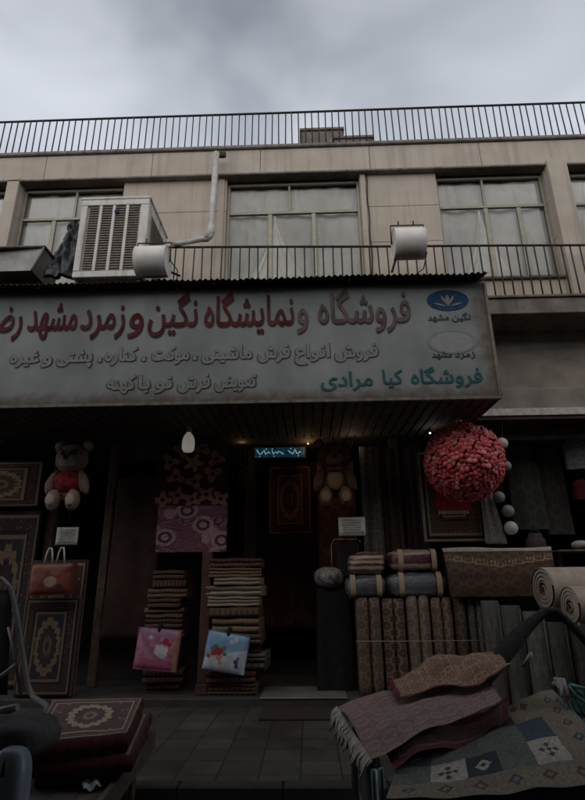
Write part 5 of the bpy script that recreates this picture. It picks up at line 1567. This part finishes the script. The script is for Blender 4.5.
for nm, lab, px, py, w, h, rz, m_ in (('paper_scrap', 'crumpled white paper scrap lying at the near end of the wooden cart', 91, 788, .10, .10, .5, mat('white_scrap', (.42, .42, .46), .7, .15, 9)), ('cardboard_scrap', 'dull grey cardboard scrap lying under the rug corner on the wooden cart', 124, 765, .16, .09, .25, mat('grey_scrap', (.15, .14, .13), .8, .2, 9))):
    c = atz(px, py, bz+.012); q = MB(); s_ = random.uniform(0, 9)
    q.sheet(lambda u, v: (w*(u-.5), h*(v-.5), .02+.03*noise.noise(V((u*3, v*3, s_)))), 10, 10, th=.004)
    o = q.build(nm, m_); o.location = c; o.rotation_euler.z = rz; tag(o, lab, 'scrap')

# ---------------------------------------------------------------- motorbike, cut off by the picture edge
mo = empty('motorcycle', (-1.9, 2.55, RZ), 'parked motorcycle with worn black seat and pale blue side panel', 'motorcycle')
MR = V(mo.location)
class KB(MB):
    def build(s, name, mats, parent=mo):
        s.v = [V(v)-MR for v in s.v]; return MB.build(s, name, mats, parent)
sc_ = at(14, 729, 2.6)
b = KB()
b.blob(sc_+V((-.26, 0, -.02)), (.43, .145, .072), 70, 30, p=.5, jitter=.016, fr=9)
b.blob(sc_+V((.06, .0, -.03)), (.13, .12, .06), 34, 20, p=.7, jitter=.02, fr=11)
b.tube([sc_+V((-.66, -.12, .0)), sc_+V((-.4, -.155, .01)), sc_+V((-.1, -.15, .005)), sc_+V((.12, -.09, -.01))], .007, 6)
b.build('seat', mat('worn_black_seat', (.05, .048, .047), .7, .6, 10, bump=.5, bscale=30))
b = KB()
tp = at(6, 712, 2.66)
b.tube([tp+V((-.75, .05, -.10)), tp+V((-.3, .02, -.05)), tp+V((-.03, 0, .0)), tp+V((.055, -.01, .022))], [.022, .022, .022, .016], 10); b.build('grab_rail', M['greymetal'])
fp = at(8, 779, 2.3)
b = KB()
b.blob(fp+V((-.045, .10, -.09)), (.078, .06, .17), 30, 20, p=.62); b.blob(fp+V((-.27, .12, -.16)), (.25, .05, .11), 24, 14, p=.55)
b.build('side_panel', mat('pale_blue_fairing', (.17, .195, .235), .35, .2, 7, dirt=(.12, .13, .15)))
b = KB(); b.blob(at(4, 768, 2.2), (.012, .012, .03), 10, 8); b.build('panel_knob', M['black'])
for wx_ in (-2.5, -1.25):
    b = KB(); cz = RZ+.30
    b.tube([(wx_+.25*math.cos(2*PI*k/32), 2.62, cz+.25*math.sin(2*PI*k/32)) for k in range(32)], .05, 10, closed=True)
    o = b.build('wheel', M['black'])
    b = KB()
    for k in range(14): a = 2*PI*k/14; b.tube([(wx_, 2.62, cz), (wx_+.21*math.cos(a), 2.62, cz+.21*math.sin(a))], .005, 4)
    b.lathe([(.001, -.05), (.045, -.05), (.045, .05), (.001, .05)], (wx_, 2.62, cz), (0, 1, 0), 12); b.build('wheel_rim', M['greymetal'], o)
b = KB()
b.tube([(-2.5, 2.62, .18), (-2.3, 2.62, .75), (-2.28, 2.62, 1.02)], .025, 8); b.tube([(-2.28, 2.35, 1.0), (-2.28, 2.62, 1.03), (-2.28, 2.9, 1.0)], .014, 8)
b.tube([(-2.3, 2.62, .7), (-1.9, 2.62, .62), (-1.35, 2.62, .70)], .03, 8); b.tube([(-1.9, 2.62, .6), (-1.75, 2.62, .2), (-1.25, 2.62, .18)], .025, 8)
b.rbox((-1.95, 2.62, .32), (.35, .22, .28), .05); b.rbox((-2.12, 2.62, .75), (.35, .22, .18), .07)
b.build('frame', M['iron'])

# ---------------------------------------------------------------- grey sack trolley on the pavement
TY = 5.2
tr_ = empty('sack_trolley', tuple(at(0, 700, TY)*1), 'grey tubular sack trolley standing on the pavement, half outside the picture', 'trolley')
tr_.location.z = 0; TR = V(tr_.location)
class TB(MB):
    def build(s, name, mats, parent=tr_):
        s.v = [V(v)-TR for v in s.v]; return MB.build(s, name, mats, parent)
p = [at(-40, 588, TY), at(-34, 580, TY), at(-20, 578, TY), at(2, 579, TY), at(11, 588, TY), at(16, 610, TY), at(23, 655, TY), at(28, 685, TY), at(33, 697, TY-.05), at(46, 705, TY-.15)]
zl = p[-1].z
p += [V((p[-1].x+.06, TY-.2, zl-.12)), V((p[-1].x+.07, TY-.2, .0))]
b = TB(); b.tube(p, .025, 10); b.tube([p[0], V((p[0].x, TY, 0))], .025, 8); b.build('tube_frame', mat('grey_painted_tube', (.11, .11, .108), .45, .3, 7))
b = TB(); b.tube([at(8, 627, TY), at(13, 648, TY), at(21, 695, TY)], .012, 6); b.tube([at(-20, 690, TY), at(-2, 678, TY), at(16, 664, TY)], .016, 6); b.build('cross_bar', M['greymetal'])
b = TB(); a_, c_ = at(-34, 606, TY+.03), at(12, 590, TY+.03); d_ = at(20, 695, TY+.03)
b.sheet(lambda u, v: V((a_.x+(c_.x-a_.x)*u+.10*(1-v)*u, TY+.035, d_.z+(c_.z-d_.z)*v)), 6, 6, th=.01); b.build('back_plate', M['black'])
b = TB(); zz = p[9]; b.box((p[0].x, TY-.32, .004), (p[-1].x, TY+.02, .016)); b.build('toe_plate', M['greymetal'])

# ================================================================ LIGHT
w = bpy.data.worlds.new('World'); scene.world = w; w.use_nodes = True
nt = w.node_tree; N_ = nt.nodes; L_ = nt.links
bg = N_['Background']
sky = N_.new('ShaderNodeTexSky'); sky.sky_type = 'NISHITA'; sky.sun_disc = False
SUN_EL, SUN_AZ = 46.0, 198.0       # sun_rotation, clockwise from +Y
sky.sun_elevation = R(SUN_EL); sky.sun_rotation = R(SUN_AZ); sky.air_density = 1.0; sky.dust_density = 4.0; sky.ozone_density = 1.0
tc = N_.new('ShaderNodeTexCoord')
def nmath(op, a, b_=None):
    n = N_.new('ShaderNodeMath'); n.operation = op
    for i, q in enumerate((a, b_)):
        if q is None: continue
        if isinstance(q, bpy.types.NodeSocket): L_.new(q, n.inputs[i])
        else: n.inputs[i].default_value = q
    return n.outputs[0]
sp = N_.new('ShaderNodeSeparateXYZ'); L_.new(tc.outputs['Generated'], sp.inputs[0])
# cloud layer: the view direction projected on a high plane
zc = nmath('MAXIMUM', sp.outputs[2], .08)
cb = N_.new('ShaderNodeCombineXYZ'); L_.new(nmath('DIVIDE', sp.outputs[0], zc), cb.inputs[0]); L_.new(nmath('DIVIDE', sp.outputs[1], zc), cb.inputs[1])
mp = N_.new('ShaderNodeMapping'); L_.new(cb.outputs[0], mp.inputs[0]); mp.inputs['Location'].default_value = (CLOUD_X, CLOUD_Y, 0)
ns = N_.new('ShaderNodeTexNoise'); ns.inputs['Scale'].default_value = 2.1; ns.inputs['Detail'].default_value = 3; ns.inputs['Roughness'].default_value = .5; ns.inputs['Distortion'].default_value = .5
L_.new(mp.outputs[0], ns.inputs['Vector'])
rp = N_.new('ShaderNodeValToRGB'); L_.new(ns.outputs['Fac'], rp.inputs[0])
e = rp.color_ramp.elements; e[0].position = .22; e[0].color = (1.5, 1.66, 1.95, 1); e[1].position = .68; e[1].color = (3.9, 4.1, 4.5, 1)
# an overcast sky is brightest overhead
el = nmath('ADD', nmath('MULTIPLY', sp.outputs[2], SKY_ZEN), SKY_BASE)
mu = N_.new('ShaderNodeMix'); mu.data_type = 'RGBA'; mu.blend_type = 'MULTIPLY'; mu.inputs[0].default_value = 1.0
L_.new(rp.outputs[0], mu.inputs[6])
cg = N_.new('ShaderNodeCombineXYZ')
for i in range(3): L_.new(el, cg.inputs[i])
L_.new(cg.outputs[0], mu.inputs[7])
mx = N_.new('ShaderNodeMix'); mx.data_type = 'RGBA'; mx.inputs[0].default_value = .93
L_.new(sky.outputs[0], mx.inputs[6]); L_.new(mu.outputs[2], mx.inputs[7])
L_.new(mx.outputs[2], bg.inputs['Color']); bg.inputs['Strength'].default_value = .10

sd = bpy.data.lights.new('sun', 'SUN'); sd.energy = SUN_E; sd.angle = R(80); sd.color = (1, .95, .88)
so = bpy.data.objects.new('sun', sd); C.objects.link(so); so.location = (0, -5, 30)
az = R(SUN_AZ); sdir = V((math.sin(az)*math.cos(R(SUN_EL)), math.cos(az)*math.cos(R(SUN_EL)), math.sin(R(SUN_EL))))
so.rotation_euler = sdir.to_track_quat('Z', 'Y').to_euler()

vs_ = scene.view_settings
scene.display_settings.display_device = 'sRGB'
vs_.view_transform = 'Standard'; vs_.look = 'None'; vs_.gamma = 1.0; vs_.use_curve_mapping = False; vs_.exposure = EXPOSURE
scene.render.engine = 'CYCLES'
scene.cycles.use_denoising = True
scene.cycles.max_bounces = 6; scene.cycles.diffuse_bounces = 4; scene.cycles.transparent_max_bounces = 8
scene.cycles.caustics_reflective = False; scene.cycles.caustics_refractive = False
